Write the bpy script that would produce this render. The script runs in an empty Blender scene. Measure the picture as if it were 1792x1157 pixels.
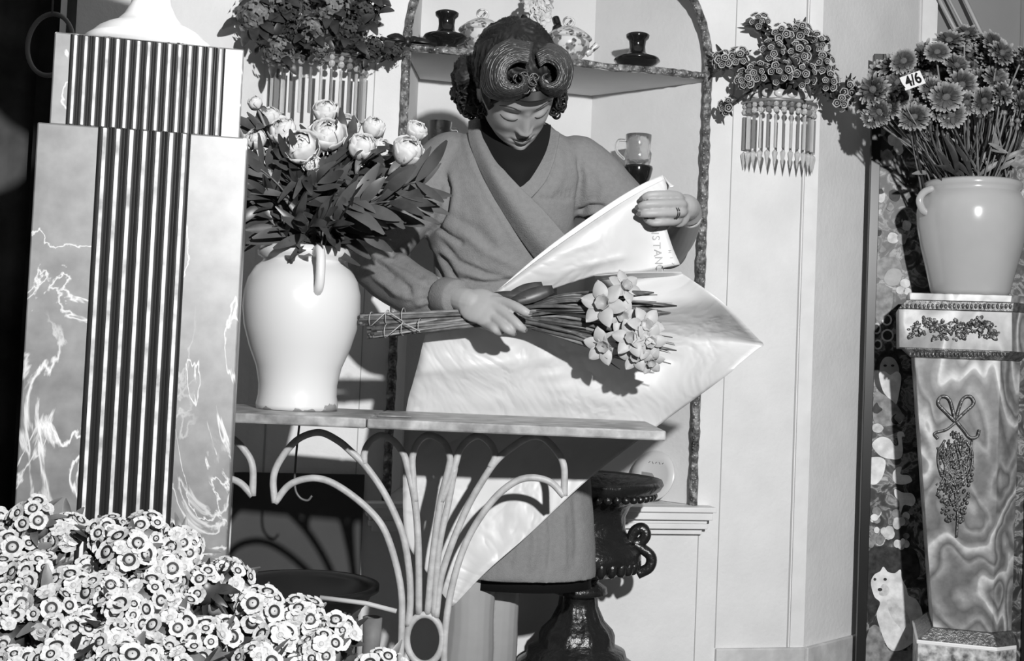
import bpy, bmesh, math, random
from mathutils import Vector, Matrix, Euler, noise
PI = math.pi
sc = bpy.context.scene
COL = sc.collection

# ------------------------------------------------------------------ camera
F = 2150.0; W, H = 1792.0, 1157.0
PITCH = math.radians(2.5); ROLL = 0.042; HORIZON = 622.0
YP = HORIZON - F * math.tan(PITCH)
CAMZ = 0.90
cd = bpy.data.cameras.new('camera'); cam = bpy.data.objects.new('camera', cd); COL.objects.link(cam)
cd.sensor_fit = 'HORIZONTAL'; cd.sensor_width = 36.0; cd.lens = 36.0 * F / W
cd.shift_y = (YP - H / 2) / W
cd.clip_start = 0.05
MROT = Matrix.Rotation(PI / 2 + PITCH, 3, 'X') @ Matrix.Rotation(ROLL, 3, 'Z')
cam.matrix_world = Matrix.Translation((0, 0, CAMZ)) @ MROT.to_4x4()
sc.camera = cam

def P(px, py, Y):
    """world point seen at a photo pixel, at world depth Y"""
    d = MROT @ Vector(((px - W / 2) / F, -(py - YP) / F, -1.0))
    return Vector((0, 0, CAMZ)) + d * (Y / d.y)
def PL(px, py, a, d, off=0.0):
    """world point seen at a photo pixel, on the upright plane through plan point a along plan direction d, moved off towards the camera"""
    n = Vector((d.y, -d.x)); o = a + n * off
    r = MROT @ Vector(((px - W / 2) / F, -(py - YP) / F, -1.0))
    t = o.dot(n) / Vector((r.x, r.y)).dot(n)
    return Vector((0, 0, CAMZ)) + r * t
def SZ(px, Y): return px * Y / F

# ------------------------------------------------------------------ light
wd = bpy.data.worlds.new('world'); sc.world = wd; wd.use_nodes = True
wd.node_tree.nodes['Background'].inputs[0].default_value = (1, 1, 1, 1)
wd.node_tree.nodes['Background'].inputs[1].default_value = 0.09
def lamp(name, loc, energy, size, target):
    l = bpy.data.lights.new(name, 'SPOT'); l.energy = energy; l.shadow_soft_size = size
    l.spot_size = math.radians(95); l.spot_blend = 0.9
    o = bpy.data.objects.new(name, l); COL.objects.link(o); o.location = loc
    o.rotation_euler = (Vector(target) - Vector(loc)).to_track_quat('-Z', 'Y').to_euler()
    return o
lamp('flash_lamp', (0.62, -0.45, 1.64), 440, 0.035, (0.05, 2.6, 0.95))
sc.view_settings.view_transform = 'Standard'; sc.view_settings.look = 'None'
sc.view_settings.gamma = 1.0; sc.view_settings.exposure = 0.0
sc.view_settings.use_curve_mapping = False

# ------------------------------------------------------------------ materials
MATS = {}
def mat(name, c, rough=0.6, spec=0.5, noise_amt=0.0, noise_scale=20, bump=0.0, bump_scale=60, trans=0.0, metal=0.0, sss=0, alpha=1, coat=0, c2=None, ior=1.45, detail=4):
    if name in MATS: return MATS[name]
    m = bpy.data.materials.new(name); m.use_nodes = True; nt = m.node_tree; b = nt.nodes['Principled BSDF']
    g = lambda v: (v, v, v, 1)
    b.inputs['Base Color'].default_value = g(c); b.inputs['Roughness'].default_value = rough
    b.inputs['Specular IOR Level'].default_value = spec; b.inputs['Metallic'].default_value = metal
    b.inputs['Transmission Weight'].default_value = trans; b.inputs['IOR'].default_value = ior
    b.inputs['Coat Weight'].default_value = coat; b.inputs['Alpha'].default_value = alpha
    if sss: b.inputs['Subsurface Weight'].default_value = sss; b.inputs['Subsurface Radius'].default_value = (.01, .01, .01)
    if noise_amt or c2 is not None:
        tc = nt.nodes.new('ShaderNodeTexCoord'); n = nt.nodes.new('ShaderNodeTexNoise'); r = nt.nodes.new('ShaderNodeValToRGB')
        n.inputs['Scale'].default_value = noise_scale; n.inputs['Detail'].default_value = detail
        nt.links.new(tc.outputs['Object'], n.inputs['Vector']); nt.links.new(n.outputs['Fac'], r.inputs['Fac'])
        lo, hi = (c * (1 - noise_amt), c * (1 + noise_amt)) if c2 is None else (c, c2)
        r.color_ramp.elements[0].position = .32; r.color_ramp.elements[1].position = .68
        r.color_ramp.elements[0].color = g(lo); r.color_ramp.elements[1].color = g(min(1, hi))
        nt.links.new(r.outputs['Color'], b.inputs['Base Color'])
    if bump:
        tc = nt.nodes.new('ShaderNodeTexCoord'); n = nt.nodes.new('ShaderNodeTexNoise'); bp = nt.nodes.new('ShaderNodeBump')
        n.inputs['Scale'].default_value = bump_scale; n.inputs['Detail'].default_value = 5
        bp.inputs['Strength'].default_value = bump; bp.inputs['Distance'].default_value = .004
        nt.links.new(tc.outputs['Object'], n.inputs['Vector']); nt.links.new(n.outputs['Fac'], bp.inputs['Height'])
        nt.links.new(bp.outputs['Normal'], b.inputs['Normal'])
    MATS[name] = m; return m

def nodes_of(name):
    m = bpy.data.materials.new(name); m.use_nodes = True; MATS[name] = m
    nt = m.node_tree
    def N(t, **kw):
        n = nt.nodes.new('ShaderNode' + t)
        for k, v in kw.items():
            if k in n.inputs: n.inputs[k].default_value = v
            else: setattr(n, k, v)
        return n
    return m, nt, nt.nodes['Principled BSDF'], N, nt.links.new
def ramp(n, stops, interp='LINEAR'):
    cr = n.color_ramp; cr.interpolation = interp
    while len(cr.elements) < len(stops): cr.elements.new(.5)
    for e, (p, c) in zip(cr.elements, stops): e.position = p; e.color = (c, c, c, 1)

# ------------------------------------------------------------------ mesh builder
class MB:
    def __init__(s): s.v = []; s.f = []; s.mi = []; s.cur = 0
    def add(s, vs, fs):
        k = len(s.v); s.v += [Vector(v) for v in vs]
        for f in fs: s.f.append(tuple(i + k for i in f)); s.mi.append(s.cur)
        return s
    def prism(s, bot, z0, z1, top=None):
        """plan polygon (counter-clockwise seen from above) raised from z0 to z1"""
        top = top or bot; n = len(bot)
        vs = [(x, y, z0) for x, y in bot] + [(x, y, z1) for x, y in top]
        fs = [tuple(range(n - 1, -1, -1)), tuple(range(n, 2 * n))] + [(i, (i + 1) % n, n + (i + 1) % n, n + i) for i in range(n)]
        return s.add(vs, fs)
    def box(s, c, h, M=None):
        vs = [Vector((sx * h[0], sy * h[1], sz * h[2])) for sx in (-1, 1) for sy in (-1, 1) for sz in (-1, 1)]
        if M: vs = [M @ v for v in vs]
        vs = [v + Vector(c) for v in vs]
        return s.add(vs, [(0, 1, 3, 2), (4, 6, 7, 5), (0, 4, 5, 1), (2, 3, 7, 6), (0, 2, 6, 4), (1, 5, 7, 3)])
    def lathe(s, prof, c=(0, 0, 0), seg=40, M=None, wob=None, caps=True):
        """prof: (r, z) from bottom to top, round the z axis at c"""
        vs = []; fs = []; n = len(prof); c = Vector(c)
        for i, (r, z) in enumerate(prof):
            for k in range(seg):
                a = 2 * PI * k / seg; rr = r * (wob(a, i) if wob else 1)
                v = Vector((rr * math.cos(a), rr * math.sin(a), z))
                vs.append((M @ v if M else v) + c)
        for i in range(n - 1):
            for k in range(seg):
                a, b = i * seg + k, i * seg + (k + 1) % seg
                fs.append((a, b, b + seg, a + seg))
        if caps:
            if prof[0][0] > 1e-6: fs.append(tuple(range(seg - 1, -1, -1)))
            if prof[-1][0] > 1e-6: fs.append(tuple((n - 1) * seg + k for k in range(seg)))
        return s.add(vs, fs)
    def tube(s, pts, r, seg=8, caps=True, flat=None):
        """r: number or list; flat: (unit vector, factor) squashes the section along that vector"""
        pts = [Vector(p) for p in pts]; n = len(pts)
        rs = r if isinstance(r, (list, tuple)) else [r] * n
        vs = []; fs = []; up = None
        for i, p in enumerate(pts):
            t = (pts[min(i + 1, n - 1)] - pts[max(i - 1, 0)])
            if t.length < 1e-9: t = Vector((0, 0, 1))
            t.normalize()
            if up is None:
                up = t.cross(Vector((0.3, 1, 0.1))); 
                if up.length < .1: up = t.cross(Vector((1, 0, 0)))
            up = (up - t * up.dot(t)); up.normalize(); sd = t.cross(up)
            for k in range(seg):
                a = 2 * PI * k / seg; o = (up * math.cos(a) + sd * math.sin(a)) * rs[i]
                if flat: o -= flat[0] * (o.dot(flat[0]) * (1 - flat[1]))
                vs.append(p + o)
        for i in range(n - 1):
            for k in range(seg):
                a, b = i * seg + k, i * seg + (k + 1) % seg
                fs.append((a, b, b + seg, a + seg))
        if caps: fs.append(tuple(range(seg - 1, -1, -1))); fs.append(tuple((n - 1) * seg + k for k in range(seg)))
        return s.add(vs, fs)
    def ball(s, c, r, seg=12, rings=8, M=None, fn=None):
        r = (r, r, r) if isinstance(r, (int, float)) else r; c = Vector(c); vs = []; fs = []
        for i in range(1, rings):
            th = PI * i / rings
            for k in range(seg):
                a = 2 * PI * k / seg
                v = Vector((math.sin(th) * math.cos(a), math.sin(th) * math.sin(a), math.cos(th)))
                q = fn(v) if fn else 1
                v = Vector((v.x * r[0], v.y * r[1], v.z * r[2])) * q
                vs.append((M @ v if M else v) + c)
        t = Vector((0, 0, r[2])) * (fn(Vector((0, 0, 1))) if fn else 1); b = Vector((0, 0, -r[2])) * (fn(Vector((0, 0, -1))) if fn else 1)
        vs.append((M @ t if M else t) + c); vs.append((M @ b if M else b) + c); T = len(vs) - 2
        for k in range(seg):
            fs.append((T, k, (k + 1) % seg)); o = (rings - 2) * seg; fs.append((T + 1, o + (k + 1) % seg, o + k))
            for i in range(rings - 2):
                a, b2 = i * seg + k, i * seg + (k + 1) % seg; fs.append((a, a + seg, b2 + seg, b2))
        return s.add(vs, fs)
    def grid(s, fn, nu, nv, closed=False):
        vs = [fn(i / nu, j / nv) for i in range(nu + 1) for j in range(nv + 1)]
        fs = [(i * (nv + 1) + j, (i + 1) * (nv + 1) + j, (i + 1) * (nv + 1) + j + 1, i * (nv + 1) + j + 1) for i in range(nu) for j in range(nv)]
        return s.add(vs, fs)
    def extrude_poly(s, pts, d):
        """flat polygon of 3-D points given a thickness vector d"""
        pts = [Vector(p) for p in pts]; n = len(pts); d = Vector(d)
        return s.add(pts + [p + d for p in pts], [tuple(range(n)), tuple(range(2 * n - 1, n - 1, -1))] + [(i, i + n, (i + 1) % n + n, (i + 1) % n) for i in range(n)])
    def leaf(s, base, tip, width, nrm, curl=0.15, nseg=6, fold=.25, prof=None):
        """a leaf blade from base to tip, slightly folded on its midrib and bent towards nrm"""
        base = Vector(base); tip = Vector(tip); ax = tip - base; L = ax.length
        if L < 1e-6: return s
        t = ax / L; nrm = Vector(nrm); nrm = nrm - t * nrm.dot(t)
        if nrm.length < 1e-4: nrm = t.orthogonal()
        nrm.normalize(); sd = t.cross(nrm); vs = []; fs = []
        for i in range(nseg + 1):
            u = i / nseg; w = width * .5 * ((math.sin(PI * (u * .92 + .04)) ** .8) if prof is None else prof(u))
            c = base + ax * u + nrm * (curl * L * math.sin(PI * u))
            vs += [c - sd * w + nrm * w * fold, c, c + sd * w + nrm * w * fold]
        for i in range(nseg):
            a = 3 * i; fs += [(a, a + 1, a + 4, a + 3), (a + 1, a + 2, a + 5, a + 4)]
        return s.add(vs, fs)
    def build(s, name, m, parent=None, smooth=True, label=None, cat=None, group=None, kind=None, subsurf=0, solid=0, bevel=0, origin=None, auto=None, recalc=True):
        vs = s.v
        if parent is not None: o0 = BASE[parent.name]
        elif origin is not None: o0 = Vector(origin)
        else:
            xs = [v.x for v in vs]; ys = [v.y for v in vs]; zs = [v.z for v in vs]
            o0 = Vector(((min(xs) + max(xs)) / 2, (min(ys) + max(ys)) / 2, min(zs)))
        me = bpy.data.meshes.new(name); me.from_pydata([v - o0 for v in vs], [], s.f)
        ms = m if isinstance(m, (list, tuple)) else [m]
        for q in ms: me.materials.append(q)
        if len(ms) > 1: me.polygons.foreach_set('material_index', s.mi)
        if recalc:
            bm = bmesh.new(); bm.from_mesh(me); bmesh.ops.recalc_face_normals(bm, faces=bm.faces); bm.to_mesh(me); bm.free()
        if smooth:
            me.polygons.foreach_set('use_smooth', [True] * len(me.polygons))
            if auto: me.set_sharp_from_angle(angle=math.radians(auto))
        me.update()
        o = bpy.data.objects.new(name, me); COL.objects.link(o)
        if parent is not None: o.parent = parent; BASE[o.name] = o0
        else: o.location = o0; BASE[o.name] = o0
        if bevel: q = o.modifiers.new('bevel', 'BEVEL'); q.width = bevel; q.segments = 2; q.limit_method = 'ANGLE'
        if solid: q = o.modifiers.new('solid', 'SOLIDIFY'); q.thickness = solid; q.offset = 0
        if subsurf: q = o.modifiers.new('sub', 'SUBSURF'); q.levels = subsurf; q.render_levels = subsurf
        tag(o, label, cat, group, kind); return o
BASE = {}
def tag(o, label=None, cat=None, group=None, kind=None):
    if label: o['label'] = label
    if cat: o['category'] = cat
    if group: o['group'] = group
    if kind: o['kind'] = kind
    return o
def thing(name, loc, label, cat, group=None):
    o = bpy.data.objects.new(name, None); COL.objects.link(o); o.location = loc; BASE[o.name] = Vector(loc)
    o.empty_display_size = .02
    return tag(o, label, cat, group)
def kids(o): return KID.get(o.name, [])
KID = {}
def copy_tree(o, M, label=None, group=None):
    """copy a thing built at the origin, its parts and sub-parts, and place it by matrix M"""
    def rec(a, par):
        c = a.copy(); COL.objects.link(c); c.parent = par
        for ch in KIDS(a): rec(ch, c)
        return c
    r = rec(o, None); r.matrix_world = M
    if label: r['label'] = label
    if group: r['group'] = group
    return r
_kc = {}
def KIDS(a):
    if a.name not in _kc: _kc[a.name] = list(a.children)
    return _kc[a.name]
def aim(loc, zdir, spin=0, s=1.0):
    q = Vector(zdir).to_track_quat('Z', 'Y').to_matrix().to_4x4()
    return Matrix.Translation(loc) @ q @ Matrix.Rotation(spin, 4, 'Z') @ Matrix.Scale(s, 4)
def bez(p0, p1, p2, p3, n=12):
    p0, p1, p2, p3 = map(Vector, (p0, p1, p2, p3)); out = []
    for i in range(n + 1):
        t = i / n; u = 1 - t; out.append(p0 * u ** 3 + p1 * 3 * u * u * t + p2 * 3 * u * t * t + p3 * t ** 3)
    return out
def spl(pts, n=6):
    """Catmull-Rom through points"""
    pts = [Vector(p) for p in pts]; out = []
    q = [pts[0] * 2 - pts[1]] + pts + [pts[-1] * 2 - pts[-2]]
    for i in range(1, len(q) - 2):
        for k in range(n):
            t = k / n; a, b, c, d = q[i - 1], q[i], q[i + 1], q[i + 2]
            out.append(.5 * ((2 * b) + (c - a) * t + (2 * a - 5 * b + 4 * c - d) * t * t + (3 * b - a - 3 * c + d) * t ** 3))
    out.append(pts[-1]); return out
ORD = ['first', 'second', 'third', 'fourth', 'fifth', 'sixth', 'seventh', 'eighth', 'ninth', 'tenth', 'eleventh', 'twelfth', 'thirteenth', 'fourteenth', 'fifteenth', 'sixteenth', 'seventeenth', 'eighteenth', 'nineteenth', 'twentieth', 'twenty first', 'twenty second', 'twenty third', 'twenty fourth', 'twenty fifth', 'twenty sixth', 'twenty seventh', 'twenty eighth', 'twenty ninth', 'thirtieth']
def name_rows(items, base, rows):
    """items: (object, x, y); rows: (lowest y limit, row word); each gets its own place in its row"""
    left = list(items)
    for lim, word in rows:
        row = sorted([q for q in left if q[2] < lim], key=lambda q: q[1]); left = [q for q in left if q[2] >= lim]
        for i, q in enumerate(row): q[0]['label'] = '%s, %s from the left %s' % (base, ORD[min(i, 29)], word)
rnd = random.Random(7)
U = rnd.uniform
# ------------------------------------------------------------------ the room
m_wall = mat('painted_plaster', .72, .75, .25, noise_amt=.05, noise_scale=9, bump=.25, bump_scale=90)
m_niche = mat('niche_paint', .66, .75, .25, noise_amt=.05, noise_scale=6, bump=.2, bump_scale=90)
m_trimw = mat('gloss_trim_paint', .74, .5, .4, noise_amt=.06, noise_scale=15, bump=.1)
m_line = mat('seam_shadow_paint', .40, .8, .2)
m_floor = mat('floor_boards', .10, .6, .3, noise_amt=.3, noise_scale=8)
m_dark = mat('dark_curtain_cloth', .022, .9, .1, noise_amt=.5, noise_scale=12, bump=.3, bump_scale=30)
def xy(px, Y): return Vector(((px - 896) * Y / F, Y))
AL = P(705, 130, 2.70).xy          # left foot of the arch
BL = P(733, 127, 2.97).xy; BR = P(1037, 157, 3.08).xy; AR = P(1242, 130, 2.86).xy
wd_ = (AR - AL).normalized(); wn_ = Vector((wd_.y, -wd_.x))     # along the wall, out of the wall towards the room
CR = AR + wd_ * .285; CL = AL - wd_ * .30                      # corners where the wall turns
DR = CR + Vector((.36, .36)); DL = CL + Vector((-.33, -.31))
ZC = 2.35
zl = P(686, 880, 2.66).z; zr = P(1205, 886, 2.83).z
ZLEDGE = (zl + zr) / 2
# arch opening: vertical jambs to the spring then a half round
ZSPR = P(1247, 100, 2.866).z - .03
AWID = (AR - AL).length
def wallpt(s, z, off=0):  # s metres along the wall from AL
    p = AL + wd_ * s + wn_ * off; return Vector((p.x, p.y, z))
def arch_pts(r_off=0, n=28, z0=None):
    z0 = ZLEDGE if z0 is None else z0
    c = AWID / 2; R = AWID / 2 + r_off; out = [(c - R, z0)]
    for i in range(n + 1):
        a = PI - PI * i / n; out.append((c + R * math.cos(a), ZSPR + R * .95 * math.sin(a)))
    out.append((c + R, z0)); return out
def wall_with_arch():
    b = MB(); t = .03
    sL = -(CL - AL).length; sR = (CR - AL).length; ap = arch_pts()
    for off in (0,):
        n = len(ap)
        def q(a, bb, c, d): b.add([wallpt(*a), wallpt(*bb), wallpt(*c), wallpt(*d)], [(0, 1, 2, 3)])
        q((sL, 0), (0, 0), (0, ZC), (sL, ZC)) if False else None
        q((sL, 0), (ap[0][0], 0), (ap[0][0], ZSPR), (sL, ZSPR)); q((AWID, 0), (sR, 0), (sR, ZSPR), (AWID, ZSPR))
        q((0, 0), (AWID, 0), (AWID, ZLEDGE), (0, ZLEDGE))
        q((sL, ZSPR), (0, ZSPR), (0, ZC), (sL, ZC)); q((AWID, ZSPR), (sR, ZSPR), (sR, ZC), (AWID, ZC))
        for i in range(1, n - 2):
            a, c = ap[i], ap[i + 1]; q(a, c, (c[0], ZC), (a[0], ZC))
    return b.build('wall_back', m_wall, smooth=False, kind='structure')
wall_with_arch()
def quadwall(name, p, q, z0, z1, m, th=.04, kind='structure', side=1):
    d = (q - p).normalized(); n = Vector((-d.y, d.x)) * th * side
    pts = [p, q, q + n, p + n]
    if side < 0: pts = pts[::-1]
    return MB().prism([tuple(v) for v in pts], z0, z1).build(name, m, smooth=False, kind=kind)
quadwall('wall_right', CR, DR, 0, ZC, m_wall)
quadwall('wall_left', DL, CL, 0, ZC, m_wall)
ER = DR + Vector((.75, -.05))
# niche: two canted cheeks, a back and a floor, closed by a half-dome like head
b = MB()
for p, q in ((BL, AL), (BR, BL), (AR, BR)):
    d = (q - p).normalized(); n = Vector((d.y, -d.x)) * -.03
    b.prism([tuple(v) for v in [q, p, p - n, q - n]][::-1], ZLEDGE, 2.1)
b.build('wall_niche', m_niche, smooth=False, kind='structure')
MB().prism([tuple(v) for v in (AL, AR, BR + Vector((.03, .03)), BL + Vector((-.03, .03)))], ZLEDGE - .03, ZLEDGE - .001).build('wall_niche_base', m_trimw, smooth=False, kind='structure')
b = MB(); b.prism([(-3, -1.2), (3, -1.2), (3, 4.2), (-3, 4.2)], -.05, 0); b.build('floor', m_floor, smooth=False, kind='structure')
b = MB(); b.prism([(-3, -1.2), (3, -1.2), (3, 4.2), (-3, 4.2)], ZC, ZC + .05); b.build('ceiling', m_wall, smooth=False, kind='structure')
# wall seen far right behind the screen, with its dark glazed panel
m_mid = mat('grey_distemper', .26, .7, .3, noise_amt=.04, noise_scale=5)
quadwall('wall_far_right', DR, Vector((2.9, DR.y + .2)), 0, ZC, m_mid)
def wallbar(a, c, z0, z1, th, name, m, **k):
    d = (c - a).normalized(); n = Vector((d.y, -d.x)) * th
    return MB().prism([tuple(v) for v in (a + n, c + n, c, a)], z0, z1).build(name, m, smooth=False, **k)
e = Vector((1, .1)).normalized()
wallbar(DR + e * -.012, DR + e * .03, 0, ZC, .02, 'trim_1', m_trimw, kind='structure')
wallbar(DR + e * .275, DR + e * .42, 0, ZC, .02, 'trim_2', mat('grey_frame', .45, .5, .4), kind='structure')
m_rod = mat('grey_strut_paint', .42, .4, .5)
for k, (x0, x1) in enumerate(((1643, 1676), (1660, 1692), (1689, 1716))):
    Yr = 3.25
    MB().tube([P(x0 - 14, -30, Yr), P(x1 + 26, 110, Yr)], SZ((3, 2.2, 3.5)[k], Yr), 6).build('slanting_rail', m_rod, label='thin pale rail slanting down behind the daisies, %s of the three' % ('leftmost', 'middle one', 'rightmost')[k], cat='rail', group='slanting rails behind the daisies')
# panel seams and mouldings on the main wall
def seam(s, z0, z1, w=.0022, off=.0012, name='trim_3', m=None, th=.0015):
    b = MB(); a = wallpt(s - w / 2, z0, off); c = wallpt(s + w / 2, z0, off)
    b.prism([(a.x, a.y), (c.x, c.y), tuple(Vector((c.x, c.y)) - wn_ * th), tuple(Vector((a.x, a.y)) - wn_ * th)], z0, z1)
    return b.build(name, m or m_line, smooth=False, kind='structure')
sR = (CR - AL).length
ZBASE = P(1253, 1133, 2.88).z
seam(AWID + .062, ZBASE, ZC); 
seam(sR - .042, ZBASE, ZC, w=.004); seam(sR - .040 + .02, ZBASE, ZC, w=.034, off=.005, m=m_trimw, th=.005)
seam(AWID + .012, 0.0, ZLEDGE - .05); seam(-.062, 0, ZC); seam(-.30 + .04, 0, ZC, w=.004)
def baseboard(name, a, c, z1, m, th=.012):
    d = (c - a).normalized(); n = Vector((d.y, -d.x)) * th
    return MB().prism([tuple(v) for v in (a + n, c + n, c, a)], 0.001, z1).build(name, m, smooth=False, kind='structure', bevel=.003)
m_base = mat('scuffed_skirting_paint', .5, .6, .3, noise_amt=.25, noise_scale=14, bump=.3)
baseboard('baseboard_back', AL + wd_ * (AWID + .062), CR, ZBASE, m_base)
baseboard('baseboard_right', CR, DR, ZBASE, m_base)
# moulded sill under the arch, stepped profile
def sill(name, s0, s1):
    b = MB()
    for off, za, zb in ((.050, -.012, .0), (.042, -.03, -.012), (.028, -.04, -.03), (.030, -.052, -.04), (.016, -.066, -.052)):
        p0, p1 = wallpt(s0 - off * .6, 0, off), wallpt(s1 + off * .6, 0, off); q1, q0 = wallpt(s1 + off * .6, 0, 0), wallpt(s0 - off * .6, 0, 0)
        b.prism([(p0.x, p0.y), (p1.x, p1.y), (q1.x, q1.y), (q0.x, q0.y)], ZLEDGE + za, ZLEDGE + zb)
    return b.build(name, m_trimw, smooth=False, kind='structure', bevel=.002)
sill('trim_4', -.015, AWID + .005)
# shell and bark crusted band round the arch
m, nt, bs, N, L = nodes_of('crusted_arch_band')
tc = N('TexCoord'); v = N('TexVoronoi', Scale=150); n = N('TexNoise', Scale=60); r = N('ValToRGB')
ramp(r, [(.25, .02), (.5, .13), (.72, .42)]); mx = N('Math', operation='ADD'); mx.inputs[1].default_value = 0
L(tc.outputs['Object'], v.inputs['Vector']); L(tc.outputs['Object'], n.inputs['Vector']); L(n.outputs['Fac'], r.inputs['Fac'])
L(r.outputs['Color'], bs.inputs['Base Color']); bp = N('Bump', Strength=1.0, Distance=.004); L(v.outputs['Distance'], bp.inputs['Height']); L(bp.outputs['Normal'], bs.inputs['Normal'])
bs.inputs['Roughness'].default_value = .35
b = MB(); ap = arch_pts(-.006, 40); dense = []
for i in range(len(ap) - 1):
    L_ = math.dist(ap[i], ap[i + 1]); k = max(1, int(L_ / .012))
    for j in range(k): dense.append(Vector(ap[i]).lerp(Vector(ap[i + 1]), j / k))
dense.append(Vector(ap[-1]))
pts = [wallpt(p.x, p.y, .004) for p in dense]
b.tube(pts, [.0105 * (1 + .28 * noise.noise(p * 70)) for p in pts], 8)
b.build('trim_5', m, kind='structure')

# dark panel under the table's left end; dark paint stands in for shade there
m_shade_panel = mat('shade_panel_dark_paint', .055, .6, .3, noise_amt=.15, noise_scale=6)
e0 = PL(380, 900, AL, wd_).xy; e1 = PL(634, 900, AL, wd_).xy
wallbar(e0, e1, .004, PL(515, 828, AL, wd_).z, .012, 'shade_panel_1', m_shade_panel, kind='structure')
# ------------------------------------------------------------------ dark fluted marble pedestal, front left
m_marble, nt, bs, N, L = nodes_of('veined_dark_marble')
tc = N('TexCoord'); n1 = N('TexNoise', Scale=9, Detail=8, Distortion=1.2); n2 = N('TexNoise', Scale=4.2, Detail=6, Distortion=2.2); n3 = N('TexNoise', Scale=35, Detail=6)
r1 = N('ValToRGB'); r2 = N('ValToRGB'); r3 = N('ValToRGB')
ramp(r1, [(.478, 0), (.497, 1), (.503, 1), (.522, 0)]); ramp(r2, [(.493, 0), (.5, .8), (.507, 0)]); ramp(r3, [(.3, .065), (.7, .15)])
mp = N('Mapping'); mp.inputs['Scale'].default_value = (1, 1, .62); mp.inputs['Rotation'].default_value = (.3, .7, .4)
L(tc.outputs['Object'], mp.inputs['Vector'])
for q in (n1, n2): L(mp.outputs['Vector'], q.inputs['Vector'])
L(tc.outputs['Object'], n3.inputs['Vector'])
L(n1.outputs['Fac'], r1.inputs['Fac']); L(n2.outputs['Fac'], r2.inputs['Fac']); L(n3.outputs['Fac'], r3.inputs['Fac'])
n4 = N('TexNoise', Scale=2.6, Detail=2); r4 = N('ValToRGB'); ramp(r4, [(.46, 0), (.58, 1)]); L(mp.outputs['Vector'], n4.inputs['Vector']); L(n4.outputs['Fac'], r4.inputs['Fac'])
mk = N('Math', operation='MULTIPLY'); L(r1.outputs['Color'], mk.inputs[0]); L(r4.outputs['Color'], mk.inputs[1])
mm = N('Math', operation='MAXIMUM'); L(mk.outputs[0], mm.inputs[0]); L(r2.outputs['Color'], mm.inputs[1])
mx = N('MixRGB'); mx.inputs['Color2'].default_value = (.62, .62, .62, 1); L(mm.outputs[0], mx.inputs['Fac']); L(r3.outputs['Color'], mx.inputs['Color1']); L(mx.outputs['Color'], bs.inputs['Base Color'])
bs.inputs['Roughness'].default_value = .5; bs.inputs['Specular IOR Level'].default_value = 1.0; bs.inputs['Coat Weight'].default_value = 1; bs.inputs['Coat Roughness'].default_value = .42; bs.inputs['Coat IOR'].default_value = 1.7
MV = m_marble
def clone_mat(src, name, fn):
    m2 = src.copy(); m2.name = name; MATS[name] = m2; fn(m2.node_tree); return m2
def _cap(t):
    for x in t.nodes:
        if x.type == 'VALTORGB' and abs(x.color_ramp.elements[0].color[0] - .085) < .01: ramp(x, [(.3, .22), (.7, .40)])
m_marble_cap = clone_mat(MV, 'pale_mottled_marble', _cap)
m_flute = mat('black_marble_flute', .012, .35, .5)
m_fillet, nt, bs, N, L = nodes_of('pale_fillet_with_veins')
tc = N('TexCoord'); n1 = N('TexNoise', Scale=40, Detail=5); r1 = N('ValToRGB'); ramp(r1, [(.3, .25), (.6, .62)])
L(tc.outputs['Object'], n1.inputs['Vector']); L(n1.outputs['Fac'], r1.inputs['Fac']); L(r1.outputs['Color'], bs.inputs['Base Color']); bs.inputs['Roughness'].default_value = .5

def stand_frame(pl, pr, depth):
    """front-left and front-right corner -> local frame helper along the face"""
    a, c = pl.xy, pr.xy; d = (c - a).normalized(); n = Vector((d.y, -d.x))
    return a, d, n, (c - a).length
YL, YR = 1.50, 1.552
ped = thing('fluted_marble_pedestal', (*(((P(65, 215, YL) + P(432, 240, YR)) / 2).xy + Vector((-.03, .13))), 0), 'tall dark veined marble pedestal with black and pale fluting, left of the table', 'pedestal')
def block(a, d, n, w, dep, z0, z1): return [tuple(v) for v in (a, a + d * w, a + d * w - n * dep, a - n * dep)]
a, d, n, w = stand_frame(P(65, 215, YL), P(434, 240, YR), .25)
zs = P(250, 226, 1.52).z
MB().prism(block(a, d, n, w, .25, 0, 0), 0, zs).build('shaft', MV, ped, smooth=False, bevel=.002)
a2, d2, n2_, w2 = stand_frame(P(91, 130, YL + .012), P(424, 155, YR + .012), .22)
zc = P(250, 64, 1.52).z
MB().prism(block(a2, d2, n2_, w2, .23, 0, 0), zs, zc).build('cap', m_marble_cap, ped, smooth=False, bevel=.002)
def flutes(a, d, n, s0, s1, z0, z1, cnt, nm):
    pan = MB(); pan.prism([tuple(v) for v in (a + d * s0 + n * .0015, a + d * s1 + n * .0015, a + d * s1 - n * .004, a + d * s0 - n * .004)], z0, z1)
    st = (s1 - s0) / cnt
    for i in range(cnt):
        c = a + d * (s0 + st * (i + .12)); pan.tube([(*(c + n * .001), z0), (*(c + n * .001), z1)], st * .13, 6)
        c = a + d * (s0 + st * (i + 1) - st * .12); pan.tube([(*(c + n * .001), z0), (*(c + n * .001), z1)], st * .1, 6)
    f = pan.build('fluted_panel', m_flute, ped, smooth=True, auto=40)
    fb = MB()
    for i in range(cnt):
        c = a + d * (s0 + st * (i + .5))
        fb.prism([tuple(v) for v in (c - d * st * .15 + n * .0045, c + d * st * .15 + n * .0045, c + d * st * .15, c - d * st * .15)], z0 + .001, z1 - .001)
    fb.build('fillet_strips', m_fillet, f, smooth=False, bevel=.001)
flutes(a2, d2, n2_, w2 * .085, w2 * .90, zs + .0005, zc - .002, 15, 'cap')
flutes(a, d, n, w * .285, w * .725, .01, zs - .0005, 7, 'shaft')
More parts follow.
